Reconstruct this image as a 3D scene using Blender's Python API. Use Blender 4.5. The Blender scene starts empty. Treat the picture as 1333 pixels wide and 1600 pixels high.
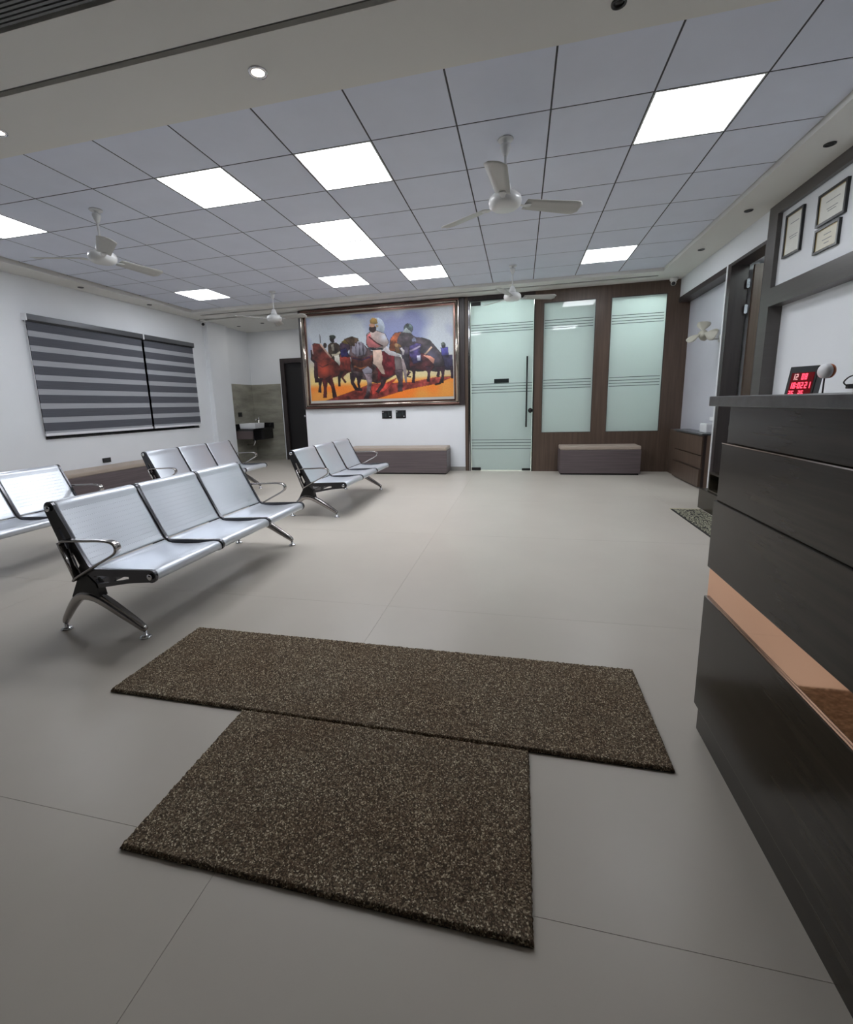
import bpy, bmesh, math, random
import numpy as np
from mathutils import Vector, Matrix
random.seed(4)
S = bpy.context.scene
COL = S.collection
R = math.radians
# ------------------------------------------------------------------ camera
yaw, pitch, roll = 0.2385490, -0.1858291, 0.0299004
ca, sa, cb, sb, cc, sc = math.cos(yaw), math.sin(yaw), math.cos(pitch), math.sin(pitch), math.cos(roll), math.sin(roll)
M3 = (Matrix(((ca, -sa, 0), (sa, ca, 0), (0, 0, 1))) @ Matrix(((1, 0, 0), (0, cb, -sb), (0, sb, cb)))
      @ Matrix(((cc, 0, sc), (0, 1, 0), (-sc, 0, cc))))
right, fwd, up = M3.col[0], M3.col[1], M3.col[2]
cd = bpy.data.cameras.new('camera'); cam = bpy.data.objects.new('camera', cd); COL.objects.link(cam)
cam.matrix_world = Matrix(((right[0], up[0], -fwd[0], -0.1616), (right[1], up[1], -fwd[1], -3.4058),
                           (right[2], up[2], -fwd[2], 1.20), (0, 0, 0, 1)))
cd.sensor_fit = 'HORIZONTAL'; cd.sensor_width = 36; cd.lens = 708.08 / 1333 * 36
cd.shift_x = (666.5 - 642.08) / 1333; cd.shift_y = (766.14 - 800) / 1333
cd.clip_start = 0.02; cd.clip_end = 60
S.camera = cam
# ------------------------------------------------------------------ world, exposure
w = bpy.data.worlds.new('world'); S.world = w; w.use_nodes = True
w.node_tree.nodes['Background'].inputs[0].default_value = (0.30, 0.36, 0.5, 1)
w.node_tree.nodes['Background'].inputs[1].default_value = 0.02
S.view_settings.view_transform = 'Standard'; S.view_settings.look = 'None'
S.view_settings.exposure = 0.08; S.view_settings.gamma = 1; S.view_settings.use_curve_mapping = False
PANEL_E = 17.0        # strength of the lobby's LED ceiling panels
BACK_E = 36.0         # strength of the panels in the room behind the frosted glass
SPOT_E = 6.0
# ------------------------------------------------------------------ materials
def lin(c):
    return tuple((x / 255 / 12.92) if x / 255 <= 0.04045 else ((x / 255 + 0.055) / 1.055) ** 2.4 for x in c)
def mat(name, col, rough=0.5, metal=0.0, spec=0.5, noise=None, bump=None, coat=0, emit=None, srgb=True, aniso=None):
    """col sRGB 0-255; noise=(scale xyz, amount, detail); bump=(scale, strength)"""
    m = bpy.data.materials.new(name); m.use_nodes = True
    nt = m.node_tree; b = nt.nodes['Principled BSDF']
    c = lin(col) if srgb else col
    b.inputs['Base Color'].default_value = (*c, 1)
    b.inputs['Roughness'].default_value = rough; b.inputs['Metallic'].default_value = metal
    b.inputs['Specular IOR Level'].default_value = spec
    b.inputs['Coat Weight'].default_value = coat; b.inputs['Coat Roughness'].default_value = 0.08
    if emit:
        b.inputs['Emission Color'].default_value = (*lin(emit[0]), 1); b.inputs['Emission Strength'].default_value = emit[1]
    if noise or bump:
        geo = nt.nodes.new('ShaderNodeNewGeometry')
    if noise:
        mp = nt.nodes.new('ShaderNodeMapping'); mp.inputs['Scale'].default_value = noise[0]
        nt.links.new(geo.outputs['Position'], mp.inputs['Vector'])
        n = nt.nodes.new('ShaderNodeTexNoise'); n.inputs['Scale'].default_value = 1; n.inputs['Detail'].default_value = noise[2]
        n.inputs['Roughness'].default_value = 0.6
        nt.links.new(mp.outputs[0], n.inputs['Vector'])
        r = nt.nodes.new('ShaderNodeValToRGB'); a = noise[1]
        r.color_ramp.elements[0].position = 0.3; r.color_ramp.elements[1].position = 0.7
        r.color_ramp.elements[0].color = (*[x * (1 - a) for x in c], 1)
        r.color_ramp.elements[1].color = (*[min(1, x * (1 + a)) for x in c], 1)
        nt.links.new(n.outputs['Fac'], r.inputs['Fac']); nt.links.new(r.outputs[0], b.inputs['Base Color'])
    if bump:
        n2 = nt.nodes.new('ShaderNodeTexNoise'); n2.inputs['Scale'].default_value = bump[0]; n2.inputs['Detail'].default_value = 3
        nt.links.new(geo.outputs['Position'], n2.inputs['Vector'])
        bp = nt.nodes.new('ShaderNodeBump'); bp.inputs['Strength'].default_value = bump[1]; bp.inputs['Distance'].default_value = 0.002
        nt.links.new(n2.outputs['Fac'], bp.inputs['Height']); nt.links.new(bp.outputs[0], b.inputs['Normal'])
    return m
M = dict(
    wall=mat('white wall paint', (234, 237, 241), 0.65, noise=((1.5, 1.5, 1.5), 0.02, 2)),
    wall_warm=mat('white gypsum paint', (226, 225, 220), 0.75, noise=((0.8, 0.8, 0.8), 0.015, 2)),
    tile_c=mat('ceiling tile', (224, 229, 242), 0.85, noise=((3, 3, 3), 0.02, 3), bump=(220, 0.15)),
    gap=mat('dark grid recess', (58, 58, 60), 0.7),
    groove=mat('grey groove', (120, 120, 118), 0.7),
    slat=mat('grey grille slat', (120, 122, 122), 0.5),
    tbar=mat('dark grey grid bar', (58, 58, 64), 0.6),
    floor=mat('polished beige floor tile', (194, 187, 177), 0.33, noise=((1.1, 1.1, 1.1), 0.04, 5), spec=0.22),
    grout=mat('tile joint', (128, 121, 112), 0.7),
    wood=mat('dark brown wood laminate', (92, 77, 67), 0.36, noise=((30, 30, 1.4), 0.22, 5), spec=0.4),
    wood_d=mat('very dark wood laminate', (58, 51, 51), 0.33, noise=((28, 28, 1.5), 0.2, 4), spec=0.4),
    counter=mat('dark olive brown glossy laminate', (55, 50, 42), 0.25, noise=((2, 0.9, 26), 0.34, 6), spec=0.27),
    stone=mat('grey mottled granite', (82, 86, 88), 0.3, noise=((16, 16, 16), 0.35, 6)),
    black=mat('black plastic', (22, 22, 24), 0.35),
    blackm=mat('matt black metal', (17, 19, 20), 0.3),
    chrome=mat('chrome', (222, 222, 226), 0.09, 1.0),
    alu=mat('polished aluminium', (176, 172, 170), 0.17, 1.0),
    seat=mat('silver perforated steel', (206, 211, 219), 0.37, 0.65, noise=((2, 2, 2), 0.03, 2)),
    plate=mat('dark grey painted steel plate', (92, 92, 96), 0.24, 0.9, noise=None),
    bay=mat('grey brown glossy laminate', (84, 80, 78), 0.3, noise=((1.5, 2, 30), 0.08, 4), spec=0.45),
    copper=mat('rose gold mirror laminate', (246, 196, 164), 0.05, 1.0),
    fan=mat('white enamel', (226, 227, 226), 0.3, coat=0.3),
    fan_pale=mat('aged cream plastic', (176, 174, 160), 0.5),
    fan_blade=mat('off white enamel blade', (190, 190, 186), 0.4),
    fabric_top=mat('beige leatherette', (172, 158, 145), 0.55, bump=(300, 0.2)),
    sofa=mat('grey brown wood grain laminate', (98, 88, 90), 0.42, noise=((1.6, 1.6, 55), 0.22, 5)),
    band=mat('charcoal blind fabric', (86, 88, 96), 0.85, noise=((3, 3, 300), 0.15, 2)),
    sheer=mat('pale sheer blind fabric', (168, 170, 176), 0.85, noise=((3, 3, 300), 0.08, 2)),
    cassette=mat('grey satin metal', (104, 106, 110), 0.3, 0.5),
    glass_night=mat('dark window glass', (16, 18, 22), 0.05, spec=0.8),
    white=mat('white plastic', (232, 233, 236), 0.35),
    ceramic=mat('white glazed ceramic', (240, 241, 243), 0.12, coat=0.5),
    granite=mat('black granite', (26, 25, 27), 0.16, noise=((60, 60, 60), 0.4, 3)),
    drawer=mat('reddish brown laminate', (84, 72, 72), 0.4),
    dado=mat('olive grey marble tile', (152, 150, 138), 0.3, noise=((1.7, 1.7, 6), 0.34, 7)),
    orange=mat('orange plastic', (196, 100, 44), 0.35),
    paper=mat('certificate paper', (236, 236, 228), 0.6, noise=((9, 9, 9), 0.03, 3)),
    ink=mat('pale grey print', (150, 150, 150), 0.7),
    gold=mat('pale gold edge', (190, 172, 128), 0.35, 0.6),
    room_b=mat('pale green white paint', (232, 238, 236), 0.8),
    stripe=mat('clear glass stripe', (70, 88, 90), 0.15),
    sign=mat('dark door sign plate', (30, 38, 38), 0.3),
    bronze=mat('bronze brown moulding', (112, 84, 76), 0.2, 0.75),
    champagne=mat('champagne silver moulding', (196, 186, 176), 0.13, 0.95),
    mount=mat('pale grey picture mount', (186, 184, 178), 0.5),
    led_off=mat('grey display panel', (62, 68, 70), 0.25),
    led=mat('red led segments', (255, 60, 80), 0.4, emit=((255, 70, 95), 2.2)),
    led_dim=mat('faded white led segments', (220, 170, 170), 0.4, emit=((230, 180, 180), 0.7)),
    led_win=mat('dark red display window', (70, 12, 18), 0.15, emit=((120, 10, 22), 0.35)),
    panel=mat('lit white diffuser', (255, 255, 255), 0.5, emit=((247, 250, 255), PANEL_E)),
    panel_b=mat('lit diffuser in back room', (255, 255, 255), 0.5, emit=((244, 255, 252), BACK_E)),
    spot=mat('lit warm downlight lens', (255, 240, 225), 0.5, emit=((255, 236, 214), SPOT_E)),
    spot_off=mat('unlit downlight lens', (16, 14, 14), 0.3),
    rubber=mat('black rubber backing', (18, 16, 14), 0.8),
    cream=mat('cream rug binding', (198, 190, 158), 0.9),
    niche=mat('glossy pale lilac laminate', (206, 207, 216), 0.3, noise=((1.2, 1.2, 1.2), 0.04, 3)),
)
def frosted():
    m = bpy.data.materials.new('frosted glass'); m.use_nodes = True; nt = m.node_tree; nt.nodes.clear()
    out = nt.nodes.new('ShaderNodeOutputMaterial'); N = nt.nodes.new; L = nt.links.new
    tr = N('ShaderNodeBsdfTranslucent'); tr.inputs[0].default_value = (0.86, 0.94, 0.925, 1)
    di = N('ShaderNodeBsdfDiffuse'); di.inputs[0].default_value = (0.68, 0.75, 0.74, 1)
    mx = N('ShaderNodeMixShader'); mx.inputs[0].default_value = 0.45
    L(tr.outputs[0], mx.inputs[1]); L(di.outputs[0], mx.inputs[2])
    gl = N('ShaderNodeBsdfGlossy'); gl.inputs['Roughness'].default_value = 0.025
    lw = N('ShaderNodeFresnel'); lw.inputs[0].default_value = 1.5
    m2 = N('ShaderNodeMixShader'); L(lw.outputs[0], m2.inputs[0]); L(mx.outputs[0], m2.inputs[1]); L(gl.outputs[0], m2.inputs[2])
    L(m2.outputs[0], out.inputs[0]); return m
M['frost'] = frosted()
def perforate(m):           # rows of tiny punched dots as fine relief on the steel
    nt = m.node_tree; b = nt.nodes['Principled BSDF']
    tc = nt.nodes.new('ShaderNodeTexCoord'); v = nt.nodes.new('ShaderNodeTexVoronoi'); v.inputs['Scale'].default_value = 75
    v.inputs['Randomness'].default_value = 0.0
    nt.links.new(tc.outputs['Object'], v.inputs['Vector'])
    r = nt.nodes.new('ShaderNodeValToRGB'); r.color_ramp.elements[0].position = 0.16; r.color_ramp.elements[1].position = 0.26
    nt.links.new(v.outputs['Distance'], r.inputs[0])
    bp = nt.nodes.new('ShaderNodeBump'); bp.inputs['Strength'].default_value = 0.55; bp.inputs['Distance'].default_value = 0.002
    nt.links.new(r.outputs[0], bp.inputs['Height']); nt.links.new(bp.outputs[0], b.inputs['Normal'])
perforate(M['seat'])
def mat_pile():
    m = bpy.data.materials.new('brown flecked loop pile'); m.use_nodes = True; nt = m.node_tree; b = nt.nodes['Principled BSDF']
    g = nt.nodes.new('ShaderNodeNewGeometry')
    v = nt.nodes.new('ShaderNodeTexVoronoi'); v.inputs['Scale'].default_value = 290
    nt.links.new(g.outputs['Position'], v.inputs['Vector'])
    sp = nt.nodes.new('ShaderNodeSeparateColor'); nt.links.new(v.outputs['Color'], sp.inputs[0])
    r = nt.nodes.new('ShaderNodeValToRGB'); r.color_ramp.interpolation = 'CONSTANT'
    e = r.color_ramp.elements; e[0].position = 0; e[0].color = (*lin((78, 69, 59)), 1)
    e[1].position = 0.38; e[1].color = (*lin((122, 109, 91)), 1)
    for p, c in ((0.62, (104, 88, 74)), (0.80, (156, 144, 123)), (0.93, (205, 195, 170))):
        q = e.new(p); q.color = (*lin(c), 1)
    nt.links.new(sp.outputs[0], r.inputs[0])
    n = nt.nodes.new('ShaderNodeTexNoise'); n.inputs['Scale'].default_value = 3.2; n.inputs['Detail'].default_value = 4
    nt.links.new(g.outputs['Position'], n.inputs['Vector'])
    mx = nt.nodes.new('ShaderNodeMix'); mx.data_type = 'RGBA'; mx.blend_type = 'MULTIPLY'; mx.inputs[0].default_value = 1
    r2 = nt.nodes.new('ShaderNodeValToRGB'); r2.color_ramp.elements[0].position = 0.3; r2.color_ramp.elements[1].position = 0.7
    r2.color_ramp.elements[0].color = (0.86, 0.80, 0.76, 1); r2.color_ramp.elements[1].color = (1, 1, 1, 1)
    nt.links.new(n.outputs['Fac'], r2.inputs[0])
    nt.links.new(r.outputs[0], mx.inputs[6]); nt.links.new(r2.outputs[0], mx.inputs[7]); nt.links.new(mx.outputs[2], b.inputs['Base Color'])
    b.inputs['Roughness'].default_value = 0.95; b.inputs['Specular IOR Level'].default_value = 0.1
    return m
M['pile'] = mat_pile()
def mat_rug():
    m = bpy.data.materials.new('black and cream patterned rug'); m.use_nodes = True; nt = m.node_tree; b = nt.nodes['Principled BSDF']
    g = nt.nodes.new('ShaderNodeNewGeometry')
    v = nt.nodes.new('ShaderNodeTexVoronoi'); v.inputs['Scale'].default_value = 22; v.feature = 'DISTANCE_TO_EDGE'
    nt.links.new(g.outputs['Position'], v.inputs['Vector'])
    r = nt.nodes.new('ShaderNodeValToRGB'); r.color_ramp.interpolation = 'CONSTANT'
    e = r.color_ramp.elements; e[0].position = 0; e[0].color = (*lin((38, 36, 34)), 1); e[1].position = 0.10; e[1].color = (*lin((168, 166, 144)), 1)
    q = e.new(0.26); q.color = (*lin((60, 58, 52)), 1)
    nt.links.new(v.outputs['Distance'], r.inputs[0]); nt.links.new(r.outputs[0], b.inputs['Base Color'])
    b.inputs['Roughness'].default_value = 0.95; return m
M['rug'] = mat_rug()
# ------------------------------------------------------------------ helpers
def tag(o, label=None, cat=None, group=None, kind=None):
    if label: o['label'] = label
    if cat: o['category'] = cat
    if group: o['group'] = group
    if kind: o['kind'] = kind
    return o
def empty(name, loc=(0, 0, 0), rz=0, parent=None):
    o = bpy.data.objects.new(name, None); COL.objects.link(o); o.location = loc; o.rotation_euler = (0, 0, rz)
    o.empty_display_size = 0.1
    if parent: o.parent = parent
    return o
def link(name, me, m, parent=None, smooth=False):
    if smooth:
        for p in me.polygons: p.use_smooth = True
    if isinstance(m, (list, tuple)):
        for x in m: me.materials.append(x)
    elif m: me.materials.append(m)
    o = bpy.data.objects.new(name, me); COL.objects.link(o)
    if parent: o.parent = parent
    return o
def addbox(bm, x0, x1, y0, y1, z0, z1, bev=0.0, rot=None, mi=0):
    T = Matrix.Translation(((x0 + x1) / 2, (y0 + y1) / 2, (z0 + z1) / 2))
    if rot: T = T @ rot
    r = bmesh.ops.create_cube(bm, size=1.0, matrix=T @ Matrix.Diagonal((x1 - x0, y1 - y0, z1 - z0, 1)))
    vs = r['verts']
    fs = set(f for v in vs for f in v.link_faces)
    for f in fs: f.material_index = mi
    if bev > 0:
        es = list(set(e for v in vs for e in v.link_edges))
        bmesh.ops.bevel(bm, geom=es, offset=bev, segments=2, profile=0.6, affect='EDGES')
    return vs
def box(name, m, x0, x1, y0, y1, z0, z1, parent=None, bev=0.0, rot=None):
    bm = bmesh.new(); addbox(bm, x0, x1, y0, y1, z0, z1, bev, rot)
    me = bpy.data.meshes.new(name); bm.to_mesh(me); bm.free()
    return link(name, me, m, parent)
def boxes(name, m, lst, parent=None, bev=0.0):
    bm = bmesh.new()
    for b in lst: addbox(bm, *b[:6], bev, None, b[6] if len(b) > 6 else 0)
    me = bpy.data.meshes.new(name); bm.to_mesh(me); bm.free()
    return link(name, me, m, parent)
def lathe(name, m, prof, parent=None, n=32, loc=(0, 0, 0), axis=None):
    """prof: [(r,z)...]"""
    vs, fs = [], []
    for r, z in prof:
        for k in range(n):
            a = 2 * math.pi * k / n; vs.append((r * math.cos(a), r * math.sin(a), z))
    for i in range(len(prof) - 1):
        for k in range(n):
            fs.append((i * n + k, i * n + (k + 1) % n, (i + 1) * n + (k + 1) % n, (i + 1) * n + k))
    fs.append(tuple(range(n))[::-1]); fs.append(tuple((len(prof) - 1) * n + k for k in range(n)))
    me = bpy.data.meshes.new(name)
    if axis is not None:
        q = Vector((0, 0, 1)).rotation_difference(Vector(axis)); vs = [tuple(q @ Vector(v)) for v in vs]
    me.from_pydata([(v[0] + loc[0], v[1] + loc[1], v[2] + loc[2]) for v in vs], [], fs)
    bm = bmesh.new(); bm.from_mesh(me); bmesh.ops.remove_doubles(bm, verts=bm.verts, dist=1e-6); bmesh.ops.recalc_face_normals(bm, faces=bm.faces); bm.to_mesh(me); bm.free()
    o = link(name, me, m, parent)
    for p in me.polygons: p.use_smooth = len(p.vertices) <= 4
    return o
def sweep(name, m, path, secs, parent=None, n=12, up=(0, 1, 0), power=2.0):
    """path of points; secs list of (a along `up`, b across) half sizes; superellipse section"""
    P = [Vector(p) for p in path]; vs, fs = [], []; U = Vector(up)
    for i, p in enumerate(P):
        t = (P[min(i + 1, len(P) - 1)] - P[max(i - 1, 0)]).normalized()
        u = (U - t * U.dot(t)).normalized(); s = t.cross(u)
        a, b = secs[i] if isinstance(secs, list) else secs
        for k in range(n):
            th = 2 * math.pi * (k + 0.5) / n; c, si = math.cos(th), math.sin(th)
            cx = math.copysign(abs(c) ** (2 / power), c); sx = math.copysign(abs(si) ** (2 / power), si)
            vs.append(p + u * (a * cx) + s * (b * sx))
    for i in range(len(P) - 1):
        for k in range(n):
            fs.append((i * n + k, i * n + (k + 1) % n, (i + 1) * n + (k + 1) % n, (i + 1) * n + k))
    fs.append(tuple(range(n))[::-1]); fs.append(tuple((len(P) - 1) * n + k for k in range(n)))
    me = bpy.data.meshes.new(name); me.from_pydata([tuple(v) for v in vs], [], fs)
    bm = bmesh.new(); bm.from_mesh(me); bmesh.ops.recalc_face_normals(bm, faces=bm.faces); bm.to_mesh(me); bm.free()
    o = link(name, me, m, parent)
    for p in me.polygons: p.use_smooth = len(p.vertices) <= 4
    return o
def bez(pts, n=6):          # Catmull-Rom through points
    P = [Vector(p) for p in pts]; P = [P[0] * 2 - P[1]] + P + [P[-1] * 2 - P[-2]]; out = []
    for i in range(1, len(P) - 2):
        for k in range(n):
            t = k / n
            out.append(0.5 * ((2 * P[i]) + (P[i + 1] - P[i - 1]) * t + (2 * P[i - 1] - 5 * P[i] + 4 * P[i + 1] - P[i + 2]) * t * t
                              + (3 * P[i] - P[i - 1] - 3 * P[i + 1] + P[i + 2]) * t ** 3))
    out.append(P[-2]); return out
def plate(name, m, loops, th, parent=None, tf=None):
    """2-D outline with holes, extruded: curve converted to mesh; loops in (x,z), th along y"""
    cu = bpy.data.curves.new(name, 'CURVE'); cu.dimensions = '2D'; cu.fill_mode = 'BOTH'; cu.extrude = th / 2
    for lp in loops:
        sp = cu.splines.new('POLY'); sp.points.add(len(lp) - 1); sp.use_cyclic_u = True
        for i, (x, z) in enumerate(lp): sp.points[i].co = (x, z, 0, 1)
    o = bpy.data.objects.new('tmp', cu); COL.objects.link(o)
    me = bpy.data.meshes.new_from_object(o); bpy.data.objects.remove(o); bpy.data.curves.remove(cu)
    me.transform(Matrix(((1, 0, 0, 0), (0, 0, -1, 0), (0, 1, 0, 0), (0, 0, 0, 1))))
    if tf: me.transform(tf)
    me.materials.clear(); me.name = name
    return link(name, me, m, parent)
def children(o): return [c for c in bpy.data.objects if c.parent == o]
def copy_tree(o, parent=None):
    c = o.copy(); COL.objects.link(c)
    if parent: c.parent = parent
    for ch in children(o): copy_tree(ch, c)
    return c
# ================================================================== SETTING
GZ, BZ = 3.0175, 2.973       # tile ceiling, lower gypsum border
XL, XR, YF, YB = -6.4, 2.2, 4.75, -5.4
def struct(o): o['kind'] = 'structure'; return o
# floor: large polished slabs with hairline joints
fl = struct(box('floor', M['grout'], XL - 0.3, 3.6, YB - 0.2, 9.0, -0.08, -0.0012))
P = 1.57
xs = [XL - 0.3] + [x for x in [-0.93 + 2.42 * k for k in range(-3, 3)] if XL - 0.3 < x < 3.6] + [3.6]
ys = [YB - 0.2] + [y for y in [-2.5 + P * k for k in range(-3, 9)] if YB - 0.2 < y < 9.0] + [9.0]
for i in range(len(xs) - 1):
    for j in range(len(ys) - 1):
        if xs[i + 1] - xs[i] < 0.02: continue
        box('tile', M['floor'], xs[i] + 0.0007, xs[i + 1] - 0.0007, ys[j] + 0.0007, ys[j + 1] - 0.0007, -0.02, 0, fl)
# ceiling
cl = struct(boxes('ceiling', M['wall_warm'], [
    (XL - 0.2, 3.6, YB - 0.2, -1.42, 3.14, 3.2), (XL - 0.2, 2.4, -1.085, -0.612, BZ, 3.2),
    (-1.85, 3.6, YB - 0.2, -1.125, BZ, 3.13), (XL - 0.2, -1.85, -1.415, -1.125, BZ, 3.13),
    (XL - 0.2, -6.03, -0.612, YF + 0.1, BZ, 3.2), (1.80, 2.4, -1.125, YF + 0.1, BZ, 3.2),
    (-6.03, 1.80, 4.17, 4.40, BZ, 3.2), (-6.03, 1.80, 4.47, YF + 0.1, BZ, 3.2), (XL - 0.2, -4.0, YF + 0.05, 6.7, BZ, 3.2)]))
boxes('shadow_groove', M['groove'], [(XL - 0.2, 2.4, -1.125, -1.085, BZ + 0.025, 3.2)], cl)
box('shadow_groove', M['gap'], -6.03, 1.80, 4.40, 4.47, BZ + 0.012, 3.2, cl)
bk = box('grid_recess', M['gap'], -6.03, 1.80, -0.61, 4.17, GZ + 0.012, GZ + 0.03, cl)
LP = {(1, 0), (-3, 0), (-5, 0), (-9, 0), (-4, 2), (-4, 3), (-5, 5), (-3, 5), (1, 5), (-9, 5)}
base_tile = None
for i in range(-10, 3):
    for j in range(-1, 7):
        if (i, j) in LP: continue
        if base_tile is None:
            base_tile = box('tile', M['tile_c'], -0.2945, 0.2945, -0.2945, 0.2945, 0, 0.014, cl, bev=0.0015); o = base_tile
        else:
            o = base_tile.copy(); COL.objects.link(o)
        o.location = (i * 0.6 + 0.3, j * 0.6 + 0.3, GZ)
for k in range(-9, 3):
    box('grid_bar', M['tbar'], k * 0.6 - 0.0053, k * 0.6 + 0.0053, -0.6, 4.16, GZ + 0.0012, GZ + 0.013, cl)
for k in range(0, 8):
    box('grid_bar', M['tbar'], -6.02, 1.79, k * 0.6 - 0.0053, k * 0.6 + 0.0053, GZ + 0.0015, GZ + 0.012, cl)
# walls
T = 0.2
struct(boxes('wall_left', M['wall'], [(XL - T, XL, YB, 1.44, 0, 3.2), (XL - T, XL, 4.50, 6.7, 0, 3.2), (XL - T, XL, 1.44, 4.50, 0, 0.90), (XL - T, XL, 1.44, 4.50, 2.46, 3.2)]))
struct(box('trim_1', M['wall'], XL + 0.0, XL + 0.10, 4.93, 5.56, 0, BZ))         # flat pilaster beside the wash area
struct(box('wall_back', M['glass_night'], XL - T, 3.6, YB - 0.2, YB, 0, 3.2))
struct(boxes('wall_far', M['wall'], [(-4.18, -1.11, YF, YF + 0.12, 0, BZ)]))
struct(box('wall_partition', M['wall'], -4.18, -4.06, YF + 0.12, 6.5, 0, BZ))
struct(boxes('wall_alcove', M['wall'], [(XL, -5.60, 6.5, 6.62, 0, BZ), (-5.60, -4.55, 6.5, 6.62, 2.34, BZ), (-4.55, -4.06, 6.5, 6.62, 0, BZ)]))
# right wall: niche over the drawer cabinet, doorway, framed reception bay
struct(boxes('wall_right', M['wall'], [
    (XR, XR + 0.3, 3.04, YF + 0.3, 2.70, 3.2), (XR, XR + 0.3, 3.00, 3.045, 0, 3.2), (XR, XR + 0.3, 2.14, 3.0, 2.70, 3.2),
    (XR + 0.02, XR + 0.3, YB, 2.14, 2.2, 3.2), (XR + 0.10, XR + 0.3, YB, 2.0, 0, 2.2), ]))
struct(box('wall_niche_base', M['wood'], XR, XR + 0.3, 3.045, YF + 0.3, 0, 0.70))
nb = struct(box('window_2', M['niche'], XR + 0.15, XR + 0.17, 3.045, YF, 0.70, 2.70))
boxes('frame', M['wood_d'], [(XR - 0.012, XR + 0.15, 3.045, 3.062, 0.70, 2.70), (XR - 0.012, XR + 0.15, 3.062, YF, 2.63, 2.70)], nb)
# door_1: open dark door beside the reception
d1 = struct(boxes('door_1', M['wood_d'], [(XR - 0.015, XR + 0.17, 2.92, 3.0, 0, 2.70), (XR - 0.015, XR + 0.17, 2.135, 2.155, 0, 2.70), (XR - 0.015, XR + 0.17, 2.155, 2.92, 2.665, 2.70)]))
box('leaf', M['wood'], XR + 0.20, XR + 0.92, 2.86, 2.90, 0.01, 2.655, d1, bev=0.002)
for z in (2.46, 2.18, 1.0):
    boxes('hinge', M['chrome'], [(XR + 0.15, XR + 0.172, 2.895, 2.918, z - 0.05, z + 0.05), (XR + 0.145, XR + 0.177, 2.889, 2.901, z - 0.045, z + 0.045)], d1)
struct(boxes('wall_side_room', M['wall'], [(XR + 1.35, XR + 1.4, 0.3, 4.6, 0, 3.2), (XR + 0.3, XR + 1.35, 4.5, 4.6, 0, 3.2), (XR + 0.3, XR + 1.35, 0.3, 0.4, 0, 3.2)]))
tag(box('side_room_light', M['panel_b'], XR + 0.7, XR + 1.0, 1.6, 1.9, 2.93, 2.945), 'lit ceiling panel inside the room behind the open dark door', 'ceiling light')
struct(box('ceiling_side_room', M['wall'], XR + 0.3, XR + 1.4, 0.3, 4.6, 2.95, 3.0))
# reception bay framing
tr = struct(boxes('trim_2', M['bay'], [(XR - 0.02, XR + 0.12, 1.965, 2.13, 0, BZ), (XR - 0.02, XR + 0.12, YB, 1.965, 2.875, BZ), (XR - 0.02, XR + 0.12, YB, 1.965, 2.04, 2.21)]))
# far wood wall with two frosted windows
Wy0, Wy1 = YF, YF + 0.12
struct(boxes('wall_wood', M['wood'], [(0.055, 0.19, Wy0, Wy1, 0, BZ), (0.19, 2.36, Wy0, Wy1, 0, 0.665), (0.19, 2.36, Wy0, Wy1, 2.785, BZ),
    (0.995, 1.222, Wy0, Wy1, 0.665, 2.785), (2.03, 2.36, Wy0, Wy1, 0.665, 2.785)]))
struct(box('trim_5', M['wood_d'], -1.055, 0.055, Wy0, Wy1, 2.905, BZ))
struct(box('trim_3', M['wood'], -1.11, -1.055, Wy0 - 0.012, Wy1, 0, BZ))
for n, x0, x1 in ((3, 0.19, 0.995), (4, 1.222, 2.03)):
    wn = struct(box(f'window_{n}', M['frost'], x0, x1, Wy0 + 0.02, Wy0 + 0.032, 0.665, 2.785))
    bd = 0.008
    boxes('bead', M['wood_d'], [(x0, x0 + bd, Wy0 + 0.002, Wy0 + 0.019, 0.665, 2.785), (x1 - bd, x1, Wy0 + 0.002, Wy0 + 0.019, 0.665, 2.785),
                                (x0 + bd, x1 - bd, Wy0 + 0.002, Wy0 + 0.019, 0.665, 0.665 + bd), (x0 + bd, x1 - bd, Wy0 + 0.002, Wy0 + 0.019, 2.785 - bd, 2.785)], wn)
    for zc in (2.505, 2.463, 2.420, 2.380, 1.545, 1.497, 1.452, 1.408):
        if n == 4 and 0: pass
        box('clear_stripe', M['stripe'], x0 + 0.02, x1 - 0.03, Wy0 + 0.018, Wy0 + 0.0215, zc - 0.0042, zc + 0.0042, wn)
# door_2: frosted glass door
d2 = struct(boxes('door_2', M['blackm'], [(-1.055, -1.018, Wy0 - 0.01, Wy1, 0, 2.905), (0.040, 0.055, Wy0 - 0.01, Wy1, 0, 2.905), (-1.018, 0.040, Wy0 - 0.01, Wy1, 2.885, 2.905)]))
gy = Wy0 + 0.03
box('glass_leaf', M['frost'], -1.005, 0.032, gy, gy + 0.012, 0.012, 2.872, d2)
box('chrome_edge', M['chrome'], -1.040, -1.030, Wy0 - 0.014, Wy0 - 0.010, 0, 2.90, d2)
for x0, x1, z0, z1 in ((-1.005, -0.84, 0.006, 0.058), (-0.12, 0.032, 0.006, 0.045), (-1.005, -0.84, 2.82, 2.88)):
    box('patch_fitting', M['black'], x0, x1, gy - 0.012, gy + 0.024, z0, z1, d2, bev=0.002)
for zc in (2.505, 2.463, 2.420, 2.380, 1.520, 1.472, 1.424, 1.375, 0.552, 0.500, 0.446, 0.395):
    box('clear_stripe', M['stripe'], -1.0, 0.028, gy - 0.002, gy + 0.001, zc - 0.0042, zc + 0.0042, d2)
hb = sweep('handle', M['black'], [(-0.06, gy - 0.05, 0.77), (-0.06, gy - 0.05, 1.95)], (0.014, 0.014), d2, n=14)
for z in (0.95, 1.77): sweep('handle_standoff', M['black'], [(-0.06, gy - 0.05, z), (-0.06, gy, z)], (0.008, 0.008), d2, n=10, up=(0, 0, 1))
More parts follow.
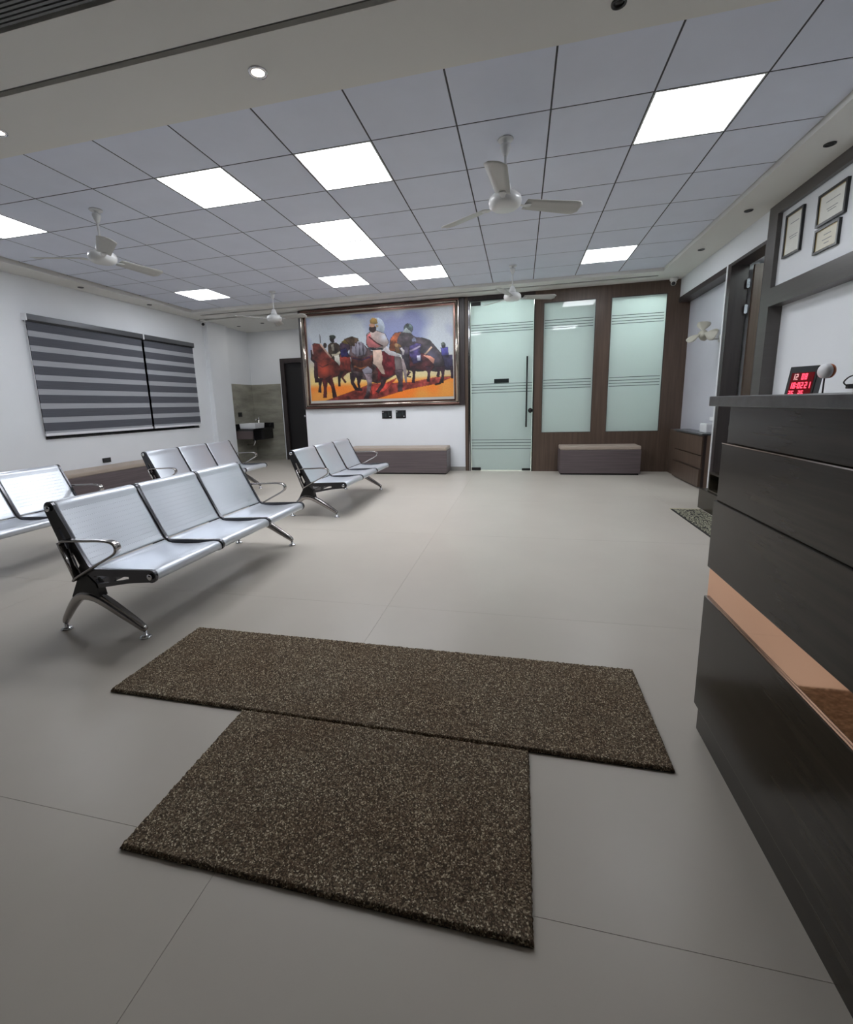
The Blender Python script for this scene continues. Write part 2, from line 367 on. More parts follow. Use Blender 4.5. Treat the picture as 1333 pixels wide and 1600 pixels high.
lathe('lock', M['black'], [(0.001, 0), (0.04, 0), (0.04, 0.02), (0.001, 0.022)], d2, 24, loc=(0.006, gy, 1.05), axis=(0, -1, 0))
box('sign_plate', M['sign'], -0.61, -0.36, gy - 0.006, gy, 1.53, 1.60, d2)
# room behind the frosted glass
struct(boxes('wall_back_room', M['room_b'], [(-1.3, -1.2, YF + 0.12, 8.0, 0, BZ), (2.36, 2.46, YF + 0.12, 8.0, 0, BZ), (-1.3, 2.46, 8.0, 8.1, 0, BZ), (-1.3, 2.46, YF + 0.12, 8.1, BZ, BZ + 0.05),
    (-1.3, -1.11, YF + 0.12, YF + 0.14, 0, BZ)]))
# alcove dado tiles (slabs with joints)
dd = struct(boxes('wall_dado', M['grout'], [(XL, XL + 0.006, 5.56, 6.5, 0, 1.78), (XL + 0.006, -5.64, 6.494, 6.5, 0, 1.78)]))
for z0, z1 in ((0, 0.593), (0.596, 1.186), (1.189, 1.78)):
    box('tile', M['dado'], XL + 0.006, XL + 0.012, 5.562, 6.492, z0, z1, dd)
    box('tile', M['dado'], XL + 0.012, -5.642, 6.486, 6.494, z0, z1, dd)
d3 = struct(boxes('door_3', M['wood_d'], [(-5.60, -5.50, 6.47, 6.62, 0, 2.34), (-5.50, -4.55, 6.47, 6.62, 2.24, 2.34), (-4.65, -4.55, 6.47, 6.62, 0, 2.34)]))
box('leaf', mat('near black door leaf', (24, 22, 24), 0.45), -5.50, -4.65, 6.54, 6.58, 0.01, 2.24, d3)
lathe('knob', M['chrome'], [(0.001, 0), (0.02, 0), (0.03, 0.02), (0.025, 0.045), (0.001, 0.05)], d3, 20, loc=(-5.08, 6.54, 1.02), axis=(0, -1, 0))
struct(boxes('baseboard_far', mat('grey skirting', (150, 148, 144), 0.4), [(-4.18, -1.11, YF - 0.01, YF, 0, 0.075)]))
struct(boxes('baseboard_left', mat('pale grey skirting', (196, 198, 200), 0.4), [(XL, XL + 0.01, YB, 4.93, 0, 0.075)]))
# slatted air grille in the gypsum band
gr = empty('ceiling_grille', (-3.6, -1.5, BZ + 0.03)); tag(gr, 'dark grey slatted air grille in the plain ceiling, top left corner', 'air grille')
box('backing', M['gap'], -2.6, 1.75, -1.0, 0.075, 0.03, 0.04, gr)
for k in range(36): box('slat', M['slat'], -2.6, 1.74, 0.066 - k * 0.0205 - 0.0062, 0.066 - k * 0.0205 + 0.0062, -0.020, 0.000, gr)
# ================================================================== LIGHTS
def panel_light(i, j, label):
    o = empty('ceiling_light', (i * 0.6 + 0.3, j * 0.6 + 0.3, GZ)); tag(o, label, 'ceiling light', 'square LED panels in the tiled ceiling')
    box('diffuser', M['panel'], -0.285, 0.285, -0.285, 0.285, 0.001, 0.010, o)
    boxes('frame', M['fan'], [(-0.296, 0.296, -0.296, -0.285, 0, 0.012), (-0.296, 0.296, 0.285, 0.296, 0, 0.012), (-0.296, -0.285, -0.285, 0.285, 0, 0.012), (0.285, 0.296, -0.285, 0.285, 0, 0.012)], o)
for (i, j), lb in {(1, 0): 'large lit square ceiling panel at the upper right, nearest the reception', (-3, 0): 'lit square ceiling panel second from the right in the nearest row',
        (-5, 0): 'lit square ceiling panel left of centre, third from the right in the nearest row', (-9, 0): 'lit square ceiling panel cut by the left edge of the photo beside a fan',
        (-4, 2): 'lit square ceiling panel, nearer one of the touching pair at the ceiling middle', (-4, 3): 'lit square ceiling panel, farther one of the touching pair at the ceiling middle',
        (-5, 5): 'lit square ceiling panel in the far row above the left end of the painting', (-3, 5): 'lit square ceiling panel in the far row above the right half of the painting',
        (1, 5): 'lit square ceiling panel in the far row above the frosted windows', (-9, 5): 'lit square ceiling panel in the far row by the left wall and striped blinds'}.items():
    panel_light(i, j, lb)
def downlight(x, y, label, lit, z=BZ, r=0.045):
    o = empty('downlight', (x, y, z)); tag(o, label, 'downlight', 'small round downlights in the plain ceiling borders')
    lathe('ring', M['chrome'] if lit else M['spot_off'], [(r * 0.78, -0.001), (r * 0.8, -0.006), (r * 1.1, -0.006), (r * 1.15, 0.0)], o, 28)
    lathe('lens', M['spot'] if lit else M['spot_off'], [(0.001, -0.002), (r * 0.76, -0.002), (r * 0.76, 0.002), (0.001, 0.002)], o, 24)
downlight(-1.553, -0.863, 'lit warm round downlight in the plain ceiling band, centre left', True)
downlight(-3.40, -0.85, 'lit round downlight at the left edge of the plain ceiling band', True)
downlight(0.249, -0.80, 'dim reddish round downlight at the top edge of the photo', False, r=0.03)
for x, y, n in ((1.997, 0.907, 'nearest of the three small dark downlights in the right ceiling border'), (1.984, 2.102, 'middle one of the three small dark downlights in the right ceiling border'),
                (1.974, 3.289, 'farthest of the three small dark downlights in the right ceiling border'), (-6.233, 2.17, 'small dark downlight above the near half of the striped blinds'),
                (-6.2, 3.38, 'small dark downlight above the far half of the striped blinds'), (-5.43, 5.57, 'dark downlight in the wash alcove ceiling, right one'), (-6.08, 5.71, 'pale downlight in the wash alcove ceiling, left one')):
    downlight(x, y, n, False, r=0.034)
for i, x in enumerate((-0.40, 1.80)):
    o = empty('back_room_light', (x, 5.33 + 0.03 * i, BZ - 0.02)); tag(o, ['lit ceiling panel behind the frosted glass door', 'lit ceiling panel behind the right frosted window'][i], 'ceiling light')
    box('diffuser', M['panel_b'], -0.36, 0.36, -0.3, 0.3, 0.0, 0.01, o); box('housing', M['fan'], -0.38, 0.38, -0.32, 0.32, 0.01, 0.02, o)
# ================================================================== FANS
def fan_proto():
    r = empty('ceiling_fan', (0, 0, GZ))
    lathe('canopy', M['fan'], [(0.052, 0), (0.055, -0.006), (0.05, -0.012), (0.014, -0.016), (0.014, -0.034), (0.034, -0.036), (0.036, -0.05), (0.026, -0.085), (0.012, -0.11)], r, 28)
    sweep('downrod', M['fan'], [(0, 0, -0.08), (0, 0, -0.345)], (0.0095, 0.0095), r, n=14)
    lathe('lower_canopy', M['fan'], [(0.014, -0.26), (0.03, -0.27), (0.045, -0.32), (0.048, -0.345)], r, 28)
    lathe('motor', M['fan'], [(0.03, -0.345), (0.085, -0.352), (0.112, -0.375), (0.118, -0.40), (0.112, -0.428), (0.09, -0.445), (0.06, -0.452), (0.001, -0.455)], r, 40)
    n = 14; L0, L1 = 0.155, 0.60
    vs, fs = [], []
    for i in range(n + 1):
        t = i / n; x = L0 + (L1 - L0) * t; wd = 0.052 + 0.022 * t
        if t > 0.9: wd *= math.sqrt(max(0.02, 1 - ((t - 0.9) / 0.1) ** 2 * 0.75))
        for s in (-1, -0.33, 0.33, 1):
            for th in (0.0018, -0.0018):
                vs.append((x, s * wd, -s * wd * math.tan(R(13)) + 0.004 * (1 - s * s) + th))
    for i in range(n):
        a, b = i * 8, (i + 1) * 8
        for k in range(3):
            fs.append((a + 2 * k, a + 2 * k + 2, b + 2 * k + 2, b + 2 * k)); fs.append((a + 2 * k + 1, b + 2 * k + 1, b + 2 * k + 3, a + 2 * k + 3))
        fs.append((a, b, b + 1, a + 1)); fs.append((a + 6, a + 7, b + 7, b + 6))
    fs.append((0, 1, 3, 2)); fs.append((2, 3, 5, 4)); fs.append((4, 5, 7, 6)); e = n * 8
    fs.append((e, e + 2, e + 3, e + 1)); fs.append((e + 2, e + 4, e + 5, e + 3)); fs.append((e + 4, e + 6, e + 7, e + 5))
    me = bpy.data.meshes.new('blade'); me.from_pydata(vs, [], fs)
    am = None
    for k in range(3):
        a = 2 * math.pi * k / 3
        if k == 0: b = link('blade', me, M['fan_blade'], r, True)
        else: b = bpy.data.objects.new('blade', me); COL.objects.link(b); b.parent = r
        b.location = (0, 0, -0.408); b.rotation_euler = (0, 0, a)
        if am is None:
            arm = sweep('blade_arm', M['fan'], [(0.10, 0, -0.004), (0.135, 0, -0.010), (0.17, 0, -0.006), (0.20, 0, -0.005)], [(0.016, 0.004), (0.014, 0.004), (0.028, 0.003), (0.022, 0.002)], b, n=12, up=(0, 1, 0)); am = arm.data
        else:
            arm = bpy.data.objects.new('blade_arm', am); COL.objects.link(arm); arm.parent = b
    return r
fp = fan_proto()
for k, (x, y, a, lb) in enumerate(((-0.29, 0.25, -94, 'white ceiling fan nearest the camera, hanging right of the middle'),
                       (-0.29, 3.35, -104, 'white ceiling fan in front of the top of the frosted glass door'),
                       (-3.92, 0.32, -160, 'white ceiling fan on the left beside the cut off light panel'),
                       (-3.99, 3.49, -130, 'far white ceiling fan hanging left of the painting'))):
    f = fp if k == 0 else copy_tree(fp)
    f.location = (x, y, GZ); f.rotation_euler = (0, 0, R(a)); tag(f, lb, 'ceiling fan', 'white three blade ceiling fans')
# ================================================================== BENCH SEATS
def bench_proto():
    r = empty('waiting_bench', (0, 0, 0)); W = 0.567; L = 3 * W
    # side plates (x forward, z up)
    def circ(cx, cz, rad, a0, a1, n=8): return [(cx + rad * math.cos(R(a0 + (a1 - a0) * i / n)), cz + rad * math.sin(R(a0 + (a1 - a0) * i / n))) for i in range(n + 1)]
    out = circ(-0.165, 0.712, 0.036, 5, 200) + [(-0.064, 0.33), (-0.05, 0.295), (0.06, 0.272), (0.13, 0.285), (0.28, 0.315)] + circ(0.43, 0.362, 0.035, -110, 90) + [(0.06, 0.383), (0.036, 0.398)]
    h1 = [(-0.128, 0.60), (-0.112, 0.61), (-0.072, 0.51), (-0.082, 0.475)]
    h2 = [(-0.072, 0.45), (-0.055, 0.47), (-0.022, 0.40), (-0.048, 0.36)]
    h3 = [(0.075, 0.30), (0.155, 0.31), (0.165, 0.347), (0.06, 0.345)]
    h4 = [(0.19, 0.318), (0.29, 0.338), (0.29, 0.352), (0.20, 0.350)]
    for k in range(4):
        y = k * W + (0.012 if k == 0 else -0.012 if k == 3 else 0)
        plate('side_plate', M['plate'], [out, h1, h2, h3, h4], 0.016, r, Matrix.Translation((0, y, 0)))
        for (cx, cz) in ((-0.165, 0.712), (0.43, 0.362)):
            pass
    # pans
    def pan(name, prof, y0, y1):
        n = len(prof); vs, fs = [], []
        th = 0.005
        pr = [Vector((p[0], 0, p[1])) for p in prof]; lo = []
        for i, p in enumerate(pr):
            t = (pr[min(i + 1, n - 1)] - pr[max(i - 1, 0)]).normalized(); lo.append(p + Vector((t.z, 0, -t.x)) * th)
        cols = [(y0, -0.006), (y0 + 0.012, 0), (y1 - 0.012, 0), (y1, -0.006)]
        for (y, dz) in cols:
            for p in pr: vs.append((p.x, y, p.z + dz))
            for p in lo: vs.append((p.x, y, p.z + dz))
        for c in range(3):
            a, b = c * 2 * n, (c + 1) * 2 * n
            for i in range(n - 1):
                fs.append((a + i, a + i + 1, b + i + 1, b + i)); fs.append((a + n + i, b + n + i, b + n + i + 1, a + n + i + 1))
            fs.append((a, b, b + n, a + n)); fs.append((a + n - 1, a + 2 * n - 1, b + 2 * n - 1, b + n - 1))
        for a in (0, 3 * 2 * n):
            for i in range(n - 1): fs.append((a + i, a + n + i, a + n + i + 1, a + i + 1))
        me = bpy.data.meshes.new(name); me.from_pydata(vs, [], fs)
        bm = bmesh.new(); bm.from_mesh(me); bmesh.ops.recalc_face_normals(bm, faces=bm.faces)
        bm.to_mesh(me); bm.free()
        return me
    cs = circ(0.43, 0.362, 0.030, 95, -150, 12)
    seat_prof = [(0.045, 0.385), (0.06, 0.374), (0.10, 0.368), (0.2, 0.367), (0.30, 0.374), (0.37, 0.386), (0.41, 0.392)] + cs
    cb_ = circ(-0.165, 0.712, 0.031, 10, 235, 12)
    back_prof = [(0.035, 0.388), (0.022, 0.40), (-0.005, 0.45), (-0.045, 0.53), (-0.085, 0.61), (-0.118, 0.675), (-0.130, 0.70)] + cb_
    for k in range(3):
        y0, y1 = k * W + 0.014, (k + 1) * W - 0.014
        if k == 0: y0 += 0.006
        if k == 2: y1 -= 0.006
        s = link('seat', pan('seat', seat_prof, y0, y1), M['seat'], r, True)
        b = link('backrest', pan('backrest', back_prof, y0, y1), M['seat'], r, True)
    for k in (0, 3):
        y = -0.001 if k == 0 else L + 0.001
        for (cx, cz) in ((-0.165, 0.712), (0.43, 0.362)):
            lathe('end_cap', M['chrome'], [(0.001, 0), (0.015, 0), (0.017, 0.004), (0.015, 0.009), (0.001, 0.010)], r, 20, loc=(cx, y, cz), axis=(0, -1 if k == 0 else 1, 0))
    box('beam', M['plate'], -0.035, 0.035, 0.01, L - 0.01, 0.255, 0.300, r, bev=0.004)
    # armrests: flat bent band
    ap = bez([(-0.085, 0, 0.530), (-0.06, 0, 0.545), (0.08, 0, 0.552), (0.20, 0, 0.556), (0.262, 0, 0.545), (0.275, 0, 0.512), (0.245, 0, 0.480), (0.12, 0, 0.415), (-0.01, 0, 0.345), (-0.035, 0, 0.325)], 5)
    for y in (-0.022, L + 0.022):
        sweep('armrest', M['alu'], [p + Vector((0, y, 0)) for p in ap], (0.021, 0.0065), r, n=12, up=(0, 1, 0), power=4)
        sweep('arm_post', M['alu'], [(-0.095, y, 0.535), (-0.02, y, 0.335)], (0.02, 0.008), r, n=12, power=4)
    # Y legs
    for y in (0.022, L - 0.022):
        lg = sweep('leg', M['alu'], bez([(0.325, y, 0.045), (0.315, y, 0.062), (0.22, y, 0.120), (0.10, y, 0.190), (0.02, y, 0.222), (-0.06, y, 0.218), (-0.125, y, 0.165), (-0.195, y, 0.075), (-0.212, y, 0.045)], 4),
              [(0.015 + 0.013 * math.sin(math.pi * min(1, i / 32)), 0.014 + 0.017 * math.sin(math.pi * min(1, i / 32)) ** 1.5) for i in range(33)], r, n=14, up=(0, 1, 0), power=2.6)
        for fx in (0.325, -0.212):
            lathe('foot', M['chrome'], [(0.001, 0), (0.030, 0), (0.031, 0.006), (0.022, 0.013), (0.010, 0.017), (0.009, 0.05), (0.001, 0.05)], lg, 24, loc=(fx, y, 0))
        plate('leg_block', M['black'], [[(-0.045, 0.325), (0.02, 0.345), (0.07, 0.30), (0.085, 0.225), (-0.105, 0.215)]], 0.05, r, Matrix.Translation((0, y + 0.002, 0)))
    return r
bp_ = bench_proto()
for k, (x, y, rz, lb) in enumerate(((-2.45, -1.555, 0, 'nearest three seat perforated steel waiting bench, standing beside the brown mat'),
                   (-2.45, 1.135, 0, 'three seat steel waiting bench in front of the painting and long grey box bench'),
                   (-4.36, 1.10, 0.02, 'three seat steel waiting bench by the pilaster and wash alcove, partly behind the nearest bench'),
                   (-4.24, -1.74, 0, 'three seat steel waiting bench cut by the left edge of the photo'))):
    b = bp_ if k == 0 else copy_tree(bp_)
    b.location = (x, y, 0); b.rotation_euler = (0, 0, rz); tag(b, lb, 'bench', 'three seat steel waiting benches')
# ================================================================== BOX BENCHES
def box_bench(name, x0, x1, y0, y1, h, axis, lb, seams):
    r = empty(name, ((x0 + x1) / 2, (y0 + y1) / 2, 0)); tag(r, lb, 'bench', 'upholstered box benches')
    a, b = (x1 - x0) / 2, (y1 - y0) / 2
    box('plinth', M['rubber'], -a + 0.02, a - 0.02, -b + 0.02, b - 0.0, 0, 0.025, r)
    box('body', M['sofa'], -a, a, -b, b, 0.025, h - 0.06, r, bev=0.006)
    c = box('cushion', M['fabric_top'], -a + 0.004, a - 0.004, -b + 0.004, b - 0.002, h - 0.06, h, r, bev=0.016)
    return r
box_bench('box_bench', -3.20, -1.38, 4.28, 4.735, 0.47, 'x', 'long grey wood grain box bench with beige top below the painting', 3)
box_bench('box_bench', 0.478, 1.70, 4.34, 4.745, 0.465, 'x', 'short grey box bench with beige top below the frosted windows', 2)
box_bench('box_bench', -6.385, -5.94, 0.9, 3.05, 0.43, 'y', 'brown box bench with beige top along the left wall under the blinds', 3)
# ================================================================== MATS
def floor_mat(x0, x1, y0, y1, lb, ang=0):
    r = empty('floor_mat', ((x0 + x1) / 2, (y0 + y1) / 2, 0), ang); tag(r, lb, 'doormat', 'brown flecked entrance mats')
    a, b = (x1 - x0) / 2, (y1 - y0) / 2; st = 0.0055
    nx, ny = int(2 * a / st), int(2 * b / st); rng = np.random.default_rng(3)
    X, Y = np.meshgrid(np.linspace(-a, a, nx), np.linspace(-b, b, ny), indexing='ij')
    Z = 0.013 + rng.random((nx, ny)) * 0.0045
    X = X + (rng.random((nx, ny)) - .5) * 0.003; Y = Y + (rng.random((nx, ny)) - .5) * 0.003
    Z[0, :] = Z[-1, :] = 0.004; Z[:, 0] = Z[:, -1] = 0.004
    co = np.stack([X, Y, Z], -1).reshape(-1, 3)
    I = np.arange(nx * ny).reshape(nx, ny)
    F = np.stack([I[:-1, :-1], I[1:, :-1], I[1:, 1:], I[:-1, 1:]], -1).reshape(-1, 4)
    me = bpy.data.meshes.new('pile'); me.vertices.add(len(co)); me.vertices.foreach_set('co', co.ravel())
    me.loops.add(F.size); me.loops.foreach_set('vertex_index', F.ravel().astype(np.int32))
    me.polygons.add(len(F)); me.polygons.foreach_set('loop_start', np.arange(0, F.size, 4, dtype=np.int32))
    me.update(calc_edges=True)
    p = link('pile', me, M['pile'], r); p['kind'] = 'stuff'
    box('backing', M['rubber'], -a + 0.002, a - 0.002, -b + 0.002, b - 0.002, 0.0, 0.006, r)
    return r
floor_mat(-1.895, 0.345, -1.975, -1.395, 'long brown flecked mat lying across the floor, farther from the camera')
floor_mat(-1.235, -0.115, -2.57, -1.98, 'shorter brown flecked mat nearest the camera, touching the long one')
rg = empty('rug', (1.62, 1.4, 0)); tag(rg, 'black and cream patterned rug by the low cabinet beyond the counter', 'rug')
box('field', M['rug'], -0.155, 0.125, -0.62, 0.53, 0, 0.006, rg)
boxes('binding', M['cream'], [(-0.17, 0.125, 0.53, 0.555, 0, 0.007), (-0.17, 0.125, -0.645, -0.62, 0, 0.007)], rg)
box('border', mat('black rug border', (30, 29, 27), 0.9), -0.17, -0.155, -0.62, 0.53, 0, 0.007, rg)
# ================================================================== RECEPTION COUNTER
ct = empty('reception_counter', (0.47, -1.73, 0)); tag(ct, 'dark wood reception counter with rose gold strip and grey stone top', 'reception counter')
Lc = -3.4        # extends behind the camera
ce = 0.0
box('toe_kick', M['counter'], 0.016, 0.95, Lc, ce, 0, 0.104, ct)
box('lower_panel', M['counter'], 0.0, 0.95, Lc, ce, 0.104, 0.520, ct, bev=0.003)
box('mirror_strip', M['copper'], 0.009, 0.93, Lc, ce - 0.004, 0.521, 0.626, ct)
box('front_panel', M['counter'], 0.002, 0.95, Lc, ce, 0.626, 0.8583, ct, bev=0.002)
box('front_panel', M['counter'], 0.009, 0.95, Lc, ce - 0.005, 0.859, 1.047, ct, bev=0.002)
box('chrome_bead', M['champagne'], 0.008, 0.014, Lc, ce - 0.005, 1.047, 1.050, ct)
box('upper_panel', M['counter'], 0.020, 0.30, Lc, ce - 0.012, 1.050, 1.168, ct, bev=0.002)
box('countertop', M['stone'], -0.034, 0.32, Lc - 0.02, ce + 0.012, 1.168, 1.199, ct, bev=0.003)
# desk behind, display, small cabinet
dk = empty('back_desk', (1.55, -0.6, 0)); tag(dk, 'dark desk hidden behind the reception counter carrying the red digit display', 'desk')
box('desk_top', M['wood_d'], -0.3, 0.3, -0.8, 0.8, 0.965, 1.0, dk, bev=0.003)
for y in (-0.78, 0.75): box('side_panel', M['wood_d'], -0.28, 0.28, y, y + 0.03, 0, 0.965, dk)
box('back_panel', M['wood_d'], 0.2, 0.22, -0.75, 0.75, 0.3, 0.965, dk)
dz = empty('digit_display', (1.37, -0.30, 1.03)); dz.rotation_euler = (0, 0, R(38))
tag(dz, 'grey and black slanted display with red digits above the counter', 'display')
tilt = Matrix.Rotation(R(14), 4, 'Y') @ Matrix.Diagonal((0.75, 0.56, 0.97, 1))
# local: face looks towards -X, width along Y
def tb(name, m, x0, x1, y0, y1, z0, z1, bev=0.0):
    o = box(name, m, x0, x1, y0, y1, z0, z1, dz, bev); o.data.transform(tilt); return o
tb('housing', M['black'], 0.0, 0.08, -0.125, 0.125, 0.0, 0.345, 0.004)
tb('face', M['led_off'], -0.004, 0.0, -0.120, 0.120, 0.01, 0.34)
tb('red_window', M['led_win'], -0.007, -0.004, -0.104, 0.095, 0.10, 0.305)
boxes('easel_foot', M['black'], [(0.02, 0.12, -0.05, 0.05, -0.03, 0.0)], dz)
SEG = {'1': 'bc', '2': 'abged', '8': 'abcdefg', '0': 'abcdef', '5': 'afgcd', '3': 'abgcd', '6': 'afgedc', '-': 'g'}
def digits(text, ystart, z, h, m):
    wd = h * 0.55; t = h * 0.16; y = ystart; bm = bmesh.new()
    for ch in text:
        if ch == ' ': y -= wd * 1.2; continue
        if ch == ':':
            for zz in (z + h * .3, z + h * .7): addbox(bm, -0.010, -0.007, y - t, y, zz - t / 2, zz + t / 2)
            y -= t * 2.2; continue
        q = {'a': (0, wd, h - t, h), 'd': (0, wd, 0, t), 'g': (0, wd, h / 2 - t / 2, h / 2 + t / 2), 'f': (0, t, h / 2, h), 'e': (0, t, 0, h / 2), 'b': (wd - t, wd, h / 2, h), 'c': (wd - t, wd, 0, h / 2)}
        for s in SEG[ch]:
            a, b, c, d = q[s]; addbox(bm, -0.010, -0.007, y - b, y - a, z + c, z + d)
        y -= wd * 1.42
    me = bpy.data.meshes.new('digits'); bm.to_mesh(me); bm.free(); me.transform(tilt); return link('digits', me, m, dz)
digits('12', 0.080, 0.262, 0.036, M['led_dim']); digits('08', 0.0, 0.262, 0.036, M['led'])
digits('18:02', 0.088, 0.210, 0.036, M['led']); digits('21', -0.042, 0.210, 0.036, M['led'])
digits('25', 0.085, 0.165, 0.032, M['led']); digits('26', 0.0, 0.165, 0.032, M['led'])
lc = empty('low_cabinet', (1.98, 1.3, 0)); tag(lc, 'low dark cabinet with an open cubby box, seen past the end of the counter', 'cabinet')
box('plinth_box', M['counter'], -0.22, 0.22, -0.75, 0.78, 0, 0.215, lc, bev=0.003)
boxes('cubby', M['counter'], [(-0.20, 0.2, 0.25, 0.60, 0.215, 0.235), (-0.20, 0.2, 0.25, 0.60, 0.40, 0.42), (-0.20, 0.2, 0.58, 0.60, 0.235, 0.40), (-0.20, 0.2, 0.25, 0.27, 0.235, 0.40)], lc)
box('cubby_back', M['black'], 0.18, 0.2, 0.27, 0.58, 0.235, 0.40, lc)
ns = boxes('white_edge_strip', M['white'], [(XR - 0.02, XR - 0.001, 3.004, 3.040, 0.0, 2.70)]); struct(ns); ns.name = 'trim_4'
# drawer cabinet under the niche
dc = empty('drawer_cabinet', (2.146, 3.74, 0)); tag(dc, 'dark wood drawer cabinet with stone top below the pale niche', 'cabinet')
box('body', M['wood_d'], 0.02, 0.054, -0.52, 0.53, 0, 0.70, dc)
box('top', M['stone'], -0.012, 0.20, -0.54, 0.60, 0.701, 0.722, dc, bev=0.002)
for z0, z1, dx in ((0.44, 0.69, 0.0), (0.268, 0.432, 0.004), (0.02, 0.255, -0.012)):
    dr = box('drawer', M['wood'], dx, 0.02, -0.52, 0.53, z0, z1, dc, bev=0.002)
    box('handle_edge', M['champagne'], dx - 0.003, dx + 0.004, -0.52, 0.53, z1 - 0.001, z1 + 0.003, dr)
tag(box('socket_plate', M['white'], 2.338, 2.349, 3.38, 3.58, 0.875, 0.925, None, 0.002), 'white socket plate in the pale niche above the white box', 'socket')
wb = empty('white_box', (2.28, 3.48, 0.722)); tag(wb, 'small white box standing on the drawer cabinet top', 'box')
box('case', M['white'], -0.05, 0.05, -0.12, 0.12, 0, 0.115, wb, bev=0.012); box('lid', M['ceramic'], -0.045, 0.045, -0.11, 0.11, 0.115, 0.122, wb, bev=0.003)
# wall fan in the niche
wf = empty('wall_fan', (2.13, 3.46, 1.99)); tag(wf, 'pale small wall fan mounted in the pale niche at the right', 'fan')
ax = Vector((-0.50, -0.62, 0.60)).normalized()
lathe('motor', M['fan_pale'], [(0.001, -0.03), (0.05, -0.03), (0.058, 0.0), (0.05, 0.06), (0.03, 0.09), (0.001, 0.095)], wf, 24, axis=-ax)
sweep('bracket', M['fan'], [-ax * 0.06, Vector((0.12, 0.03, -0.06)), Vector((0.222, 0.03, -0.06))], (0.015, 0.015), wf, n=10, up=(0.3, 0.9, 0.1))
lathe('wall_plate', M['fan'], [(0.001, 0), (0.05, 0), (0.045, 0.02), (0.001, 0.02)], wf, 20, loc=(0.219, 0.03, -0.06), axis=(-1, 0, 0))
q = Vector((0, 0, 1)).rotation_difference(ax)
for k, a in enumerate((60, 180, 300)):
    vs, fs = [], []
    n = 10
    for i in range(n + 1):
        t = i / n; rr = 0.03 + 0.165 * t; hw = R(12 + 20 * math.sin(math.pi * min(1, t * 0.62 + 0.1)) * (1 - 0.55 * t ** 6))
        for s in (-1, -0.4, 0.4, 1):
            th = R(a) + s * hw
            for dz_ in (0.0015, -0.0015): vs.append(tuple(q @ Vector((rr * math.cos(th), rr * math.sin(th), 0.03 + s * 0.022 * t + dz_))))
    for i in range(n):
        A, B = i * 8, (i + 1) * 8
        for c in range(3): fs += [(A + 2 * c, B + 2 * c, B + 2 * c + 2, A + 2 * c + 2), (A + 2 * c + 1, A + 2 * c + 3, B + 2 * c + 3, B + 2 * c + 1)]
        fs += [(A, A + 1, B + 1, B), (A + 6, B + 6, B + 7, A + 7)]
    e = n * 8; fs += [(e, e + 1, e + 3, e + 2), (e + 2, e + 3, e + 5, e + 4), (e + 4, e + 5, e + 7, e + 6)]
    me = bpy.data.meshes.new('blade'); me.from_pydata(vs, [], fs); link('blade', me, M['fan_pale'], wf, True)
# certificates
def cert(y0, y1, z0, z1, lb, marks, m=M['paper']):
    r = empty('framed_certificate', (XR + 0.019, (y0 + y1) / 2, (z0 + z1) / 2)); tag(r, lb, 'framed certificate', 'black framed certificates on the right wall')
    a, b = (y1 - y0) / 2, (z1 - z0) / 2; f = 0.018
    boxes('frame', M['black'], [(-0.022, 0, -a, a, -b, -b + f), (-0.022, 0, -a, a, b - f, b), (-0.022, 0, -a, -a + f, -b + f, b - f), (-0.022, 0, a - f, a, -b + f, b - f)], r)
    boxes('inner_edge', M['gold'], [(-0.014, -0.002, -a + f, a - f, -b + f, -b + f + 0.005), (-0.014, -0.002, -a + f, a - f, b - f - 0.005, b - f), (-0.014, -0.002, -a + f, -a + f + 0.005, -b + f, b - f), (-0.014, -0.002, a - f - 0.005, a - f, -b + f, b - f)], r)
    box('sheet', m, -0.010, -0.002, -a + f, a - f, -b + f, b - f, r)
    boxes('print', M['ink'], [(-0.0108, -0.0098, -a * w_, a * w_ * 0.9, z_ * b - 0.003, z_ * b + 0.003) for w_, z_ in marks], r)
cert(1.585, 1.86, 2.44, 2.81, 'tall narrow black framed certificate, leftmost of the three', [(0.5, -0.1), (0.4, -0.2), (0.5, 0.5)])
cert(1.02, 1.375, 2.54, 2.785, 'upper right black framed certificate, wide, above the smaller one', [(0.4, -0.15), (0.3, -0.3), (0.5, 0.3)])
cert(1.06, 1.37, 2.33, 2.52, 'lower right black framed certificate below the wide one', [(0.4, -0.1), (0.3, 0.3), (0.2, -0.4)], mat('cream certificate paper', (234, 230, 214), 0.6))
# orange and white device, cable on niche wall
od = empty('round_device', (1.45, -0.42, 1.0)); tag(od, 'small round white and orange device beside the right edge of the digit display', 'device')
dax = Vector((-0.88, -0.25, 0))
lathe('body', M['white'], [(0.001, 0.030), (0.024, 0.028), (0.037, 0.018), (0.040, 0.0), (0.001, 0)], od, 28, loc=(0, 0, 0.315), axis=dax)
lathe('orange_band', M['orange'], [(0.001, 0.0), (0.0395, 0.0), (0.038, -0.018), (0.03, -0.022), (0.001, -0.022)], od, 28, loc=(0, 0, 0.315), axis=dax)
sweep('stem', M['black'], [(-0.006, 0.0, 0.0), (-0.006, 0.0, 0.285)], (0.004, 0.004), od, n=8)
pc = empty('plug_with_cable', (XR + 0.098, 0.80, 1.245)); tag(pc, 'black plug with looping cable at the right edge above the counter', 'cable')
box('plug', M['black'], -0.045, 0.0, -0.02, 0.02, -0.02, 0.015, pc, bev=0.006)
sweep('cord', M['black'], bez([(-0.04, 0.01, 0.0), (-0.08, -0.02, 0.03), (-0.07, -0.07, 0.07), (-0.05, -0.15, 0.075), (-0.03, -0.3, 0.02)], 5), (0.005, 0.005), pc, n=8, up=(0.2, 0.1, 1))
